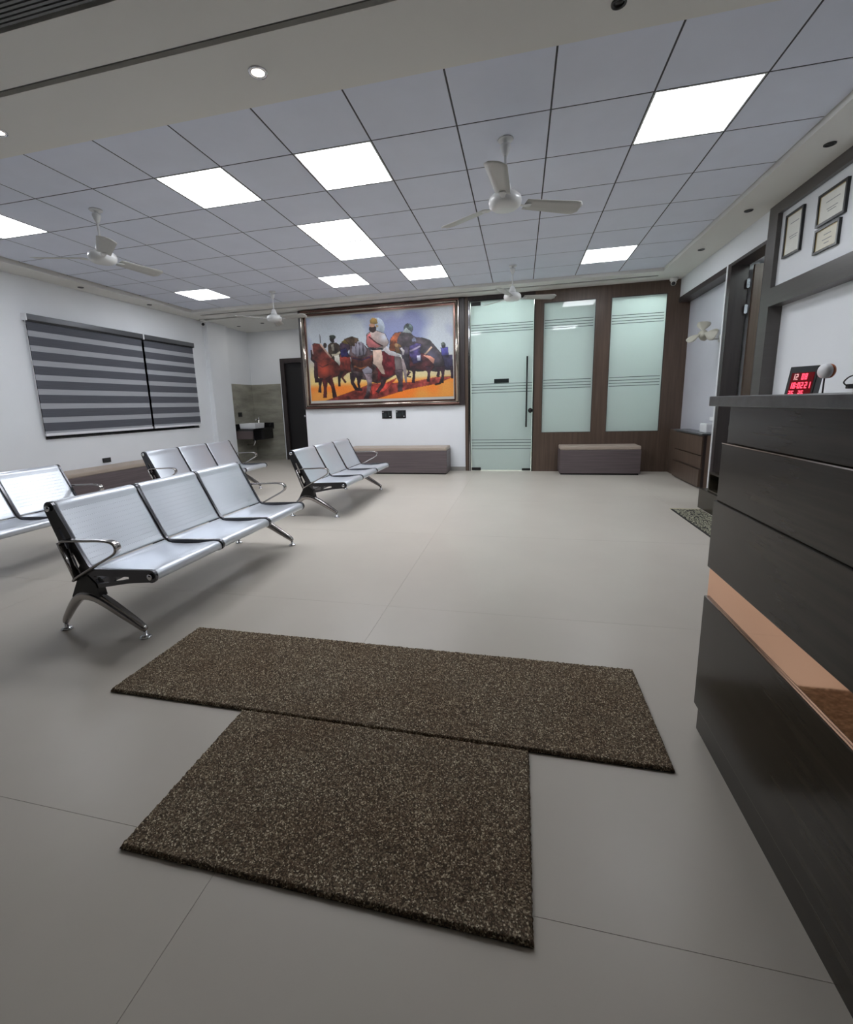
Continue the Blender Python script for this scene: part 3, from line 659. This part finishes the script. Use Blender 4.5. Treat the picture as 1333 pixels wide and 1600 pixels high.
# ================================================================== BLINDS & WINDOW (left wall)
w1 = struct(boxes('window_1', M['blackm'], [(XL - 0.14, XL - 0.10, 1.44, 1.50, 0.9, 2.46), (XL - 0.14, XL - 0.10, 4.44, 4.5, 0.9, 2.46), (XL - 0.14, XL - 0.10, 1.5, 4.44, 0.9, 0.96), (XL - 0.14, XL - 0.10, 1.5, 4.44, 2.40, 2.46), (XL - 0.14, XL - 0.10, 2.95, 3.0, 0.96, 2.40)]))
box('pane', M['glass_night'], XL - 0.125, XL - 0.117, 1.5, 2.95, 0.96, 2.40, w1); box('pane', M['glass_night'], XL - 0.125, XL - 0.117, 3.0, 4.44, 0.96, 2.40, w1)
box('sill', M['granite'], XL - 0.1, XL + 0.012, 1.44, 4.50, 0.885, 0.900, w1)
def blind(y0, y1, lb):
    r = empty('zebra_blind', (XL, (y0 + y1) / 2, 2.5)); tag(r, lb, 'window blind', 'striped zebra blinds on the left wall'); a = (y1 - y0) / 2
    box('cassette', M['cassette'], 0.002, 0.075, -a, a, -0.075, 0.0, r, bev=0.008)
    box('cassette_shadow_strip', M['blackm'], 0.010, 0.060, -a, a, -0.090, -0.075, r)  # black strip standing in for the shadow under the cassette
    for s in (-1, 1): box('end_cap', M['white'], 0.0, 0.078, s * (a + 0.006) - 0.006, s * (a + 0.006) + 0.006, -0.085, 0.004, r)
    z = -0.09; p = 0.186; lo = -1.535; k = 0
    while z > lo:
        for nm, h, mt, dx in (('dark_band', 0.112, M['band'], 0.0), ('sheer_band', 0.074, M['sheer'], -0.003)):
            z1 = max(z - h, lo)
            if z - z1 > 0.01: box(nm, mt, 0.036 + dx, 0.040 + dx, -a + 0.012, a - 0.012, z1, z, r)
            z = z1
    box('bottom_rail', M['white'], 0.026, 0.050, -a + 0.010, a - 0.010, lo - 0.035, lo, r, bev=0.004)
blind(1.41, 3.286, 'wide left charcoal striped zebra blind on the left wall'); blind(3.31, 4.53, 'narrower right charcoal striped zebra blind, nearer the wash alcove')
ch = sweep('pull_chain', M['white'], [(XL + 0.05, 1.40, 2.42), (XL + 0.05, 1.40, 0.95)], (0.003, 0.003), None, n=6); ch.name = 'pull_chain'
tag(ch, 'thin white pull chain at the near edge of the blinds', 'blind chain')
def cam_dome(x, y, lb, d):
    r = empty('security_camera', (x, y, BZ)); tag(r, lb, 'security camera')
    lathe('base', M['fan'], [(0.001, 0), (0.055, 0), (0.055, -0.03), (0.045, -0.045), (0.001, -0.045)], r, 28)
    dv = Vector(d).normalized(); bp0 = Vector((0, 0, -0.06))
    lathe('body', M['fan'], [(0.001, -0.05), (0.034, -0.05), (0.038, 0.0), (0.034, 0.06), (0.03, 0.062)], r, 24, loc=bp0, axis=dv)
    lathe('lens', M['black'], [(0.001, 0.0), (0.029, 0.0), (0.027, 0.012), (0.001, 0.016)], r, 20, loc=bp0 + dv * 0.058, axis=dv)
cam_dome(2.07, 4.66, 'white security camera at the far right ceiling corner above the wood wall', (-0.3, -1, -0.55))
cam_dome(-6.28, 4.80, 'white security camera at the left ceiling corner by the pilaster', (0.6, -0.7, -0.6))
# sockets
def swb(x, lb):
    r = empty('switch_board', (x, YF - 0.001, 1.04)); tag(r, lb, 'switch board', 'black switch boards below the painting')
    box('plate', M['black'], -0.095, 0.095, -0.010, 0, -0.072, 0.072, r, bev=0.004)
    for dx, dz_ in ((-0.06, -0.012), (-0.02, -0.012), (0.035, 0.02)):
        box('rocker', M['led_off'], dx - 0.016, dx + 0.016, -0.015, -0.010, dz_ - 0.03, dz_ + 0.03, r, bev=0.002)
    for dx, dz_ in ((0.06, -0.035), (-0.075, 0.045)): box('indicator', M['white'], dx - 0.012, dx + 0.012, -0.0125, -0.010, dz_ - 0.004, dz_ + 0.004, r)
swb(-2.555, 'left black switch board below the painting'); swb(-2.29, 'right black switch board below the painting')
sk = empty('wall_socket', (XL + 0.001, 2.31, 0.50)); tag(sk, 'small black wall socket above the brown box bench', 'socket')
box('plate', M['black'], 0, 0.012, -0.07, 0.07, -0.035, 0.035, sk, bev=0.003); box('rocker', M['led_off'], 0.012, 0.016, -0.02, 0.02, -0.015, 0.015, sk)
sk2 = empty('wall_socket', (XL + 0.013, 5.90, 1.10)); tag(sk2, 'small black wall socket above the wash basin counter', 'socket')
box('plate', M['black'], 0, 0.012, -0.07, 0.07, -0.05, 0.05, sk2, bev=0.003); box('rocker', M['led_off'], 0.012, 0.016, -0.03, 0.0, -0.02, 0.02, sk2)
# ================================================================== WASH BASIN
vc = empty('vanity_counter', (-6.16, 6.05, 0)); tag(vc, 'black granite vanity counter in the tiled alcove', 'vanity counter')
box('slab', M['granite'], -0.224, 0.27, -0.45, 0.434, 0.745, 0.785, vc, bev=0.003)
box('drawer', M['drawer'], -0.20, 0.235, -0.44, -0.40, 0.56, 0.742, vc, bev=0.003)
box('side_apron', M['granite'], 0.215, 0.235, -0.39, 0.43, 0.52, 0.742, vc)
boxes('backsplash', M['granite'], [(-0.226, -0.208, -0.45, 0.434, 0.785, 0.89), (-0.208, 0.27, 0.418, 0.434, 0.785, 0.89)], vc)
sweep('drain_pipe', M['chrome'], [(0.0, 0.0, 0.74), (0.0, 0.0, 0.45), (-0.03, 0.0, 0.40), (-0.2, 0.0, 0.40)], (0.018, 0.018), vc, n=12)
bs = empty('wash_basin', (-6.12, 5.93, 0.786)); tag(bs, 'white rectangular vessel wash basin on the black counter', 'wash basin')
bm = bmesh.new(); addbox(bm, -0.20, 0.20, -0.20, 0.20, 0, 0.12)
for v in bm.verts:
    if v.co.z < 0.01: v.co.x *= 0.95; v.co.y *= 0.95
tf = [f for f in bm.faces if f.normal.z > 0.9]
r_ = bmesh.ops.inset_region(bm, faces=tf, thickness=0.018); tf = [f for f in bm.faces if f.normal.z > 0.9 and abs(f.calc_center_median().x) < 0.01 and f.calc_area() > 0.05]
for f in tf:
    for v in f.verts: v.co.z -= 0.085; v.co.x *= 0.8; v.co.y *= 0.8
bmesh.ops.bevel(bm, geom=[e for e in bm.edges], offset=0.006, segments=2, affect='EDGES')
me = bpy.data.meshes.new('bowl'); bm.to_mesh(me); bm.free(); link('bowl', me, M['ceramic'], bs)
tp = empty('basin_tap', (-6.13, 6.235, 0.786)); tag(tp, 'tall chrome tap behind the white wash basin', 'tap')
lathe('base', M['chrome'], [(0.001, 0), (0.03, 0), (0.03, 0.01), (0.02, 0.015), (0.018, 0.22), (0.001, 0.225)], tp, 20)
sweep('spout', M['chrome'], [(0, 0, 0.19), (0, -0.06, 0.20), (0, -0.13, 0.185)], (0.012, 0.011), tp, n=12, up=(1, 0, 0))
sweep('lever', M['chrome'], [(0, 0, 0.222), (0.0, 0.03, 0.26), (0, 0.07, 0.28)], (0.009, 0.005), tp, n=10, up=(1, 0, 0))
# ================================================================== PAINTING
pt = empty('framed_painting', (-2.66, YF, 2.06)); tag(pt, 'large framed desert painting of riders on horses on the far wall', 'painting')
box('back_board', M['wood_d'], -1.53, 1.55, -0.035, 0.0, -0.885, 0.905, pt)
X0, X1, Z0, Z1 = -1.47, 1.46, -0.875, 0.895
boxes('outer_moulding', M['bronze'], [(X0, X1, -0.075, -0.035, Z1 - 0.035, Z1), (X0, X1, -0.075, -0.035, Z0, Z0 + 0.035)], pt, 0.006)
boxes('side_moulding', M['champagne'], [(X0, X0 + 0.02, -0.075, -0.035, Z0 + 0.035, Z1 - 0.035), (X1 - 0.02, X1, -0.075, -0.035, Z0 + 0.035, Z1 - 0.035)], pt, 0.006)
a_, b_ = 0.02, 0.035
def half_round(x0, x1, z0, z1, w):
    # rounded polished inner moulding built as a swept bar on each side
    for pth in ([(x0, 0, z0), (x0, 0, z1)], [(x1, 0, z0), (x1, 0, z1)]):
        sweep('polished_moulding', M['champagne'], [(p[0], -0.062, p[2]) for p in pth], (0.026, w), pt, n=14, up=(0, 1, 0))
    for pth in ([(x0, 0, z0), (x1, 0, z0)], [(x0, 0, z1), (x1, 0, z1)]):
        sweep('polished_moulding', M['champagne'], [(p[0], -0.062, p[2]) for p in pth], (0.026, w * 0.75), pt, n=14, up=(0, 1, 0))
half_round(X0 + 0.045, X1 - 0.045, Z0 + 0.055, Z1 - 0.052, 0.026)
boxes('dark_slip', M['bronze'], [(X0 + 0.07, X1 - 0.07, -0.058, -0.035, Z1 - 0.10, Z1 - 0.072), (X0 + 0.07, X1 - 0.07, -0.058, -0.035, Z0 + 0.075, Z0 + 0.10), (X0 + 0.07, X0 + 0.092, -0.058, -0.035, Z0 + 0.1, Z1 - 0.1), (X1 - 0.092, X1 - 0.07, -0.058, -0.035, Z0 + 0.1, Z1 - 0.1)], pt)
box('mount', M['mount'], X0 + 0.092, X1 - 0.092, -0.042, -0.035, Z0 + 0.1, Z1 - 0.1, pt)
def canvas():
    NX, NZ = 340, 190
    s, t = np.meshgrid(np.linspace(0, 1, NX), np.linspace(0, 1, NZ), indexing='ij')      # t from the top
    TL, TR, BL, BR = map(np.array, ((50., 192.), (1240., 90.), (95., 842.), (1230., 802.)))
    px = (1 - t)[..., None] * ((1 - s)[..., None] * TL + s[..., None] * TR) + t[..., None] * ((1 - s)[..., None] * BL + s[..., None] * BR)
    u, v = px[..., 0], px[..., 1]
    rng = np.random.default_rng(7)
    def vn(sc, seed):                    # smooth value noise
        g = np.random.default_rng(seed).random((64, 64)); x = u / sc; y = v / sc; xi = x.astype(int); yi = y.astype(int)
        fx = x - xi; fy = y - yi; fx = fx * fx * (3 - 2 * fx); fy = fy * fy * (3 - 2 * fy)
        return (g[xi % 64, yi % 64] * (1 - fx) + g[(xi + 1) % 64, yi % 64] * fx) * (1 - fy) + (g[xi % 64, (yi + 1) % 64] * (1 - fx) + g[(xi + 1) % 64, (yi + 1) % 64] * fx) * fy
    n1 = vn(160, 1) * .6 + vn(70, 2) * .3 + vn(30, 3) * .1
    im = np.zeros(u.shape + (3,))
    def mixc(a, b, f): return np.array(a, float) * (1 - f[..., None]) + np.array(b, float) * f[..., None]
    sky = mixc((198, 206, 214), (138, 146, 190), np.clip((vn(230, 21) * .7 + n1 * .4 - .5) * 4, 0, 1))
    hz = np.clip((v - 430) / 260, 0, 1)
    sky = sky * (1 - hz[..., None]) + np.array((226, 200, 130.)) * hz[..., None]
    sky[v < 200 - 0.08 * (u - 50)] *= 0.96
    im[:] = sky
    gl = 705 - 0.075 * (u - 100)
    gm = v > gl
    gcol = mixc((236, 128, 48), (226, 152, 70), np.clip((vn(90, 5) - .3) * 2, 0, 1))
    f = np.clip((v - gl) / 40, 0, 1)
    im = im * (1 - f[..., None]) + gcol * f[..., None]
    def poly(pts, col, sh=0.0, light=None):
        nonlocal im
        P_ = np.array(pts, float); ins = np.zeros(u.shape, bool)
        j = len(P_) - 1
        for i in range(len(P_)):
            xi, yi = P_[i]; xj, yj = P_[j]
            c = ((yi > v) != (yj > v)) & (u < (xj - xi) * (v - yi) / (yj - yi + 1e-9) + xi); ins ^= c; j = i
        k = 0.95 + (vn(34, 11) - .5) * 0.75 + (vn(13, 12) - .5) * 0.35
        lum = sum(col) / 765.0
        k = 1 + (k - 1) * (1.0 if lum < 0.45 else 0.3)
        vm, vM = P_[:, 1].min(), P_[:, 1].max()
        if vM - vm > 40: k = k * (1.16 - 0.42 * np.clip((v - vm) / (vM - vm), 0, 1))
        if vM - vm > 60 and (lum < 0.5 or 540 < P_[:, 0].mean() < 740 and P_[0, 1] > 300 and lum < .75):      # dark outline
            cen = P_.mean(0); Q = cen + (P_ - cen) * (1 + 7.0 / (vM - vm)); io = np.zeros(u.shape, bool); j = len(Q) - 1
            for i in range(len(Q)):
                xi, yi = Q[i]; xj, yj = Q[j]
                io ^= ((yi > v) != (yj > v)) & (u < (xj - xi) * (v - yi) / (yj - yi + 1e-9) + xi); j = i
            im = np.where((io & ~ins)[..., None], im * 0.35, im)
        cc_ = np.array(col, float)[None, None, :] * k[..., None]
        if light:
            (lx, ly, lr, lc_) = light; g = np.exp(-(((u - lx) ** 2 + (v - ly) ** 2) / lr ** 2)); cc_ = cc_ * (1 - g[..., None]) + np.array(lc_, float) * g[..., None]
        im = np.where(ins[..., None], cc_, im)
    def ell(cx, cy, a, b, col, light=None):
        poly([(cx + a * math.cos(k * .3), cy + b * math.sin(k * .3)) for k in range(21)], col, light=light)
    def limb(pts, col):
        L_, R_ = [], []
        for i, (x, y, w_) in enumerate(pts):
            x2, y2 = pts[min(i + 1, len(pts) - 1)][:2]; x1, y1 = pts[max(i - 1, 0)][:2]
            d = math.hypot(x2 - x1, y2 - y1) or 1; nx_, ny_ = -(y2 - y1) / d, (x2 - x1) / d
            L_.append((x + nx_ * w_, y + ny_ * w_)); R_.append((x - nx_ * w_, y - ny_ * w_))
        poly(L_ + R_[::-1], col)
    # ground shadows
    poly([(200, 845), (420, 770), (600, 700), (900, 690), (1080, 650), (1228, 640), (1100, 700), (880, 745), (640, 820), (560, 830), (330, 845)], (146, 64, 58))
    poly([(590, 715), (700, 700), (800, 650), (700, 760), (600, 790)], (186, 70, 60))
    DK, BR, BR2 = (44, 30, 34), (112, 52, 42), (84, 44, 44)
    # distant horses, right
    poly([(1145, 470), (1228, 470), (1228, 590), (1160, 585), (1140, 530)], (48, 44, 70)); limb([(1160, 560, 14), (1155, 640, 7), (1150, 690, 8)], (50, 40, 54)); limb([(1222, 560, 12), (1224, 655, 8)], (44, 30, 44))
    poly([(1145, 415), (1195, 405), (1200, 470), (1150, 475)], (70, 68, 140)); ell(1164, 392, 17, 24, (44, 48, 54)); ell(1160, 380, 16, 10, (92, 104, 92))
    # big elephant-like dark hill of horses behind
    poly([(745, 430), (755, 350), (790, 300), (850, 288), (910, 296), (950, 330), (1010, 335), (1060, 352), (1100, 400), (1140, 450), (1165, 530), (1160, 590), (1100, 600), (1040, 590), (980, 600), (880, 590), (850, 470)], (72, 62, 68), light=(1060, 480, 60, (92, 90, 112)))
    poly([(745, 435), (755, 345), (790, 300), (838, 292), (810, 340), (800, 400), (790, 440)], (170, 88, 50))
    ell(897, 262, 34, 36, (74, 92, 92)); poly([(850, 292), (880, 255), (930, 300)], (178, 190, 192)); ell(893, 236, 11, 14, (40, 60, 60))
    poly([(900, 470), (1010, 455), (1060, 480), (1090, 560), (1060, 600), (1000, 590), (900, 570)], (92, 46, 52))
    for x, a, b in ((930, 560, 690), (1045, 560, 680), (1120, 560, 640), (1150, 560, 690)): limb([(x, a, 20), (x + 4, (a + b) / 2, 9), (x - 4, b, 12)], (58, 36, 48))
    limb([(1150, 640, 8), (1130, 695, 8), (1095, 705, 6)], DK); limb([(900, 600, 14), (880, 640, 8), (910, 645, 6)], (60, 40, 50))
    poly([(905, 400), (960, 375), (995, 385), (985, 440), (1000, 520), (930, 540), (900, 460)], (70, 60, 108)); ell(940, 352, 16, 20, (120, 124, 150)); ell(942, 374, 13, 12, (54, 44, 58))
    limb([(905, 440, 6), (940, 425, 7), (985, 400, 6)], (176, 160, 186)); limb([(1020, 465, 6), (1075, 405, 6)], (206, 176, 150)); poly([(1005, 470), (1060, 475), (1095, 500), (1085, 540), (1050, 500)], (214, 150, 130)); poly([(960, 475), (985, 470), (985, 512), (962, 515)], (206, 206, 226))
    poly([(785, 395), (815, 380), (840, 400), (850, 450), (800, 455)], (122, 92, 60)); ell(800, 392, 14, 16, (168, 130, 90))
    poly([(820, 412), (870, 400), (900, 410), (890, 460), (900, 520), (880, 580), (850, 540), (840, 470)], (70, 64, 76)); limb([(835, 415, 8), (855, 440, 10), (850, 470, 6)], (196, 190, 190))
    # left horse pair behind
    poly([(330, 470), (420, 480), (440, 600), (370, 625), (330, 590)], (124, 50, 42)); limb([(350, 600, 22), (330, 660, 12), (332, 720, 10)], DK); limb([(390, 600, 18), (355, 650, 9), (385, 690, 8)], (86, 44, 42))
    poly([(335, 470), (340, 390), (380, 352), (440, 345), (440, 480), (400, 490)], (64, 48, 64)); poly([(350, 370), (410, 335), (480, 340), (500, 360), (440, 390), (380, 385)], (128, 108, 50)); ell(430, 450, 24, 22, (204, 210, 220)); poly([(345, 435), (390, 420), (410, 480), (350, 490)], (44, 40, 88))
    # rider in dark, left
    poly([(238, 400), (262, 380), (310, 378), (335, 400), (345, 470), (325, 560), (300, 600), (270, 520), (240, 470)], (54, 44, 36)); poly([(290, 480), (330, 470), (340, 540), (320, 590), (300, 560)], (196, 194, 184))
    poly([(262, 395), (285, 388), (290, 440), (272, 440)], (150, 144, 128)); ell(278, 350, 26, 28, (44, 40, 40)); ell(276, 332, 28, 14, (66, 74, 66)); ell(302, 360, 12, 16, (206, 206, 220)); limb([(270, 475, 8), (310, 470, 8), (340, 450, 7)], (180, 172, 150)); ell(212, 400, 16, 22, (60, 52, 50)); limb([(168, 315, 2), (172, 380, 3)], (84, 88, 88))
    # left chestnut horse
    poly([(100, 400), (120, 385), (175, 392), (215, 430), (270, 500), (320, 540), (350, 600), (320, 640), (280, 650), (250, 690), (185, 680), (150, 640), (140, 560), (120, 530), (100, 510), (92, 470), (108, 440)], (100, 44, 38), light=(205, 590, 55, (182, 76, 54)))
    poly([(120, 520), (145, 540), (150, 640), (160, 690), (125, 690), (115, 620)], (60, 30, 34)); limb([(95, 440, 6), (97, 510, 8), (125, 530, 10)], (52, 30, 34)); limb([(172, 390, 7), (215, 440, 7), (265, 495, 6)], (196, 160, 142)); limb([(98, 395, 4), (108, 470, 4)], (196, 176, 176))
    limb([(150, 548, 5), (190, 570, 5), (240, 548, 5)], (92, 40, 38))
    limb([(170, 660, 22), (168, 720, 9), (165, 770, 14)], DK); limb([(210, 670, 28), (212, 740, 12), (210, 812, 16)], (84, 36, 36)); limb([(240, 650, 30), (275, 720, 14), (293, 810, 18)], (70, 32, 34))
    # central grey horse
    poly([(425, 400), (470, 370), (520, 372), (560, 410), (600, 440), (700, 440), (780, 465), (830, 490), (850, 560), (840, 610), (780, 630), (700, 680), (640, 695), (560, 670), (500, 660), (440, 640), (425, 560), (440, 500), (420, 470)], (84, 70, 72), light=(800, 540, 50, (122, 112, 112)))
    poly([(440, 400), (480, 362), (530, 375), (560, 430), (545, 470), (480, 480), (440, 450)], (146, 142, 154)); poly([(380, 350), (440, 330), (490, 345), (470, 400), (430, 400)], (98, 78, 60))
    for x in (470, 500, 530): limb([(x, 380, 6), (x + 4, 470, 5)], (104, 98, 110))
    poly([(430, 480), (520, 500), (610, 470), (600, 560), (520, 610), (450, 590)], (84, 46, 40)); limb([(440, 495, 6), (520, 512, 6), (590, 485, 5)], (46, 36, 60)); limb([(455, 560, 5), (510, 580, 5), (560, 565, 5)], (150, 94, 60))
    poly([(690, 440), (780, 470), (790, 620), (700, 660), (620, 690), (640, 560)], (106, 34, 42)); poly([(600, 560), (650, 600), (640, 690), (560, 660)], (70, 50, 48))
    poly([(520, 590), (570, 560), (605, 590), (590, 640), (545, 640)], (140, 136, 148))
    limb([(450, 620, 28), (440, 690, 14), (470, 740, 14), (520, 748, 12)], (52, 38, 44)); limb([(575, 620, 30), (580, 700, 18), (565, 780, 14), (550, 815, 16)], (110, 98, 104)); limb([(700, 650, 26), (680, 720, 14), (640, 768, 14)], (60, 44, 48)); limb([(815, 590, 34), (828, 680, 18), (822, 760, 18)], (78, 66, 72)); limb([(500, 640, 24), (490, 700, 10), (500, 745, 8)], (44, 30, 38)); limb([(845, 500, 8), (862, 580, 14), (872, 690, 7)], (150, 136, 136)); poly([(540, 800), (565, 790), (575, 822), (530, 825)], DK)
    # central rider
    ell(648, 255, 62, 75, (184, 196, 210))
    poly([(565, 310), (600, 285), (650, 285), (710, 305), (740, 370), (720, 405), (690, 430), (640, 430), (585, 425), (560, 390)], (176, 158, 152), light=(705, 330, 32, (206, 210, 220)))
    poly([(565, 320), (590, 300), (605, 350), (680, 400), (640, 415), (580, 410), (560, 380)], (206, 120, 122)); limb([(585, 330, 5), (640, 375, 5), (690, 400, 4)], (80, 40, 40)); limb([(580, 420, 9), (640, 430, 10), (690, 420, 8)], (50, 56, 66))
    poly([(612, 435), (680, 430), (690, 500), (680, 540), (700, 590), (705, 625), (680, 620), (640, 560), (612, 540)], (202, 176, 160)); poly([(690, 430), (720, 400), (755, 440), (830, 472), (820, 485), (740, 470)], (206, 200, 204))
    ell(612, 266, 30, 30, (44, 26, 24)); ell(608, 240, 24, 15, (196, 146, 116)); poly([(588, 205), (610, 182), (645, 188), (655, 225), (630, 232), (592, 225)], (176, 140, 74)); poly([(640, 235), (662, 245), (640, 260)], (190, 150, 90))
    k = 1 + (rng.random(u.shape) - .5) * 0.08
    im = np.clip(im * k[..., None], 0, 255) / 255
    li = np.where(im <= 0.04045, im / 12.92, ((im + 0.055) / 1.055) ** 2.4)
    cx0, cx1, cz0, cz1 = X0 + 0.108, X1 - 0.108, Z0 + 0.145, Z1 - 0.125
    co = np.stack([cx0 + s * (cx1 - cx0), np.full(s.shape, -0.0445), cz1 - t * (cz1 - cz0)], -1).reshape(-1, 3)
    I = np.arange(NX * NZ).reshape(NX, NZ); F = np.stack([I[:-1, :-1], I[:-1, 1:], I[1:, 1:], I[1:, :-1]], -1).reshape(-1, 4)
    me = bpy.data.meshes.new('canvas'); me.vertices.add(len(co)); me.vertices.foreach_set('co', co.ravel())
    me.loops.add(F.size); me.loops.foreach_set('vertex_index', F.ravel().astype(np.int32)); me.polygons.add(len(F)); me.polygons.foreach_set('loop_start', np.arange(0, F.size, 4, dtype=np.int32)); me.update(calc_edges=True)
    at = me.color_attributes.new('paint', 'FLOAT_COLOR', 'POINT'); at.data.foreach_set('color', np.concatenate([li.reshape(-1, 3), np.ones((NX * NZ, 1))], 1).ravel().astype(np.float32))
    m = bpy.data.materials.new('painted canvas print'); m.use_nodes = True; b = m.node_tree.nodes['Principled BSDF']; an = m.node_tree.nodes.new('ShaderNodeVertexColor'); an.layer_name = 'paint'
    m.node_tree.links.new(an.outputs[0], b.inputs['Base Color']); b.inputs['Roughness'].default_value = 0.35
    link('canvas', me, m, pt)
canvas()
# added fill lamp that brightens the alcove; it belongs to no fitting
la = bpy.data.lights.new('alcove_fill', 'AREA'); la.shape = 'DISK'; la.size = 0.06; la.energy = 3.2; la.color = (1, 0.98, 0.94)
lo_ = bpy.data.objects.new('alcove_fill', la); COL.objects.link(lo_); lo_.location = (-6.08 + 0.6, 5.71, BZ - 0.012)
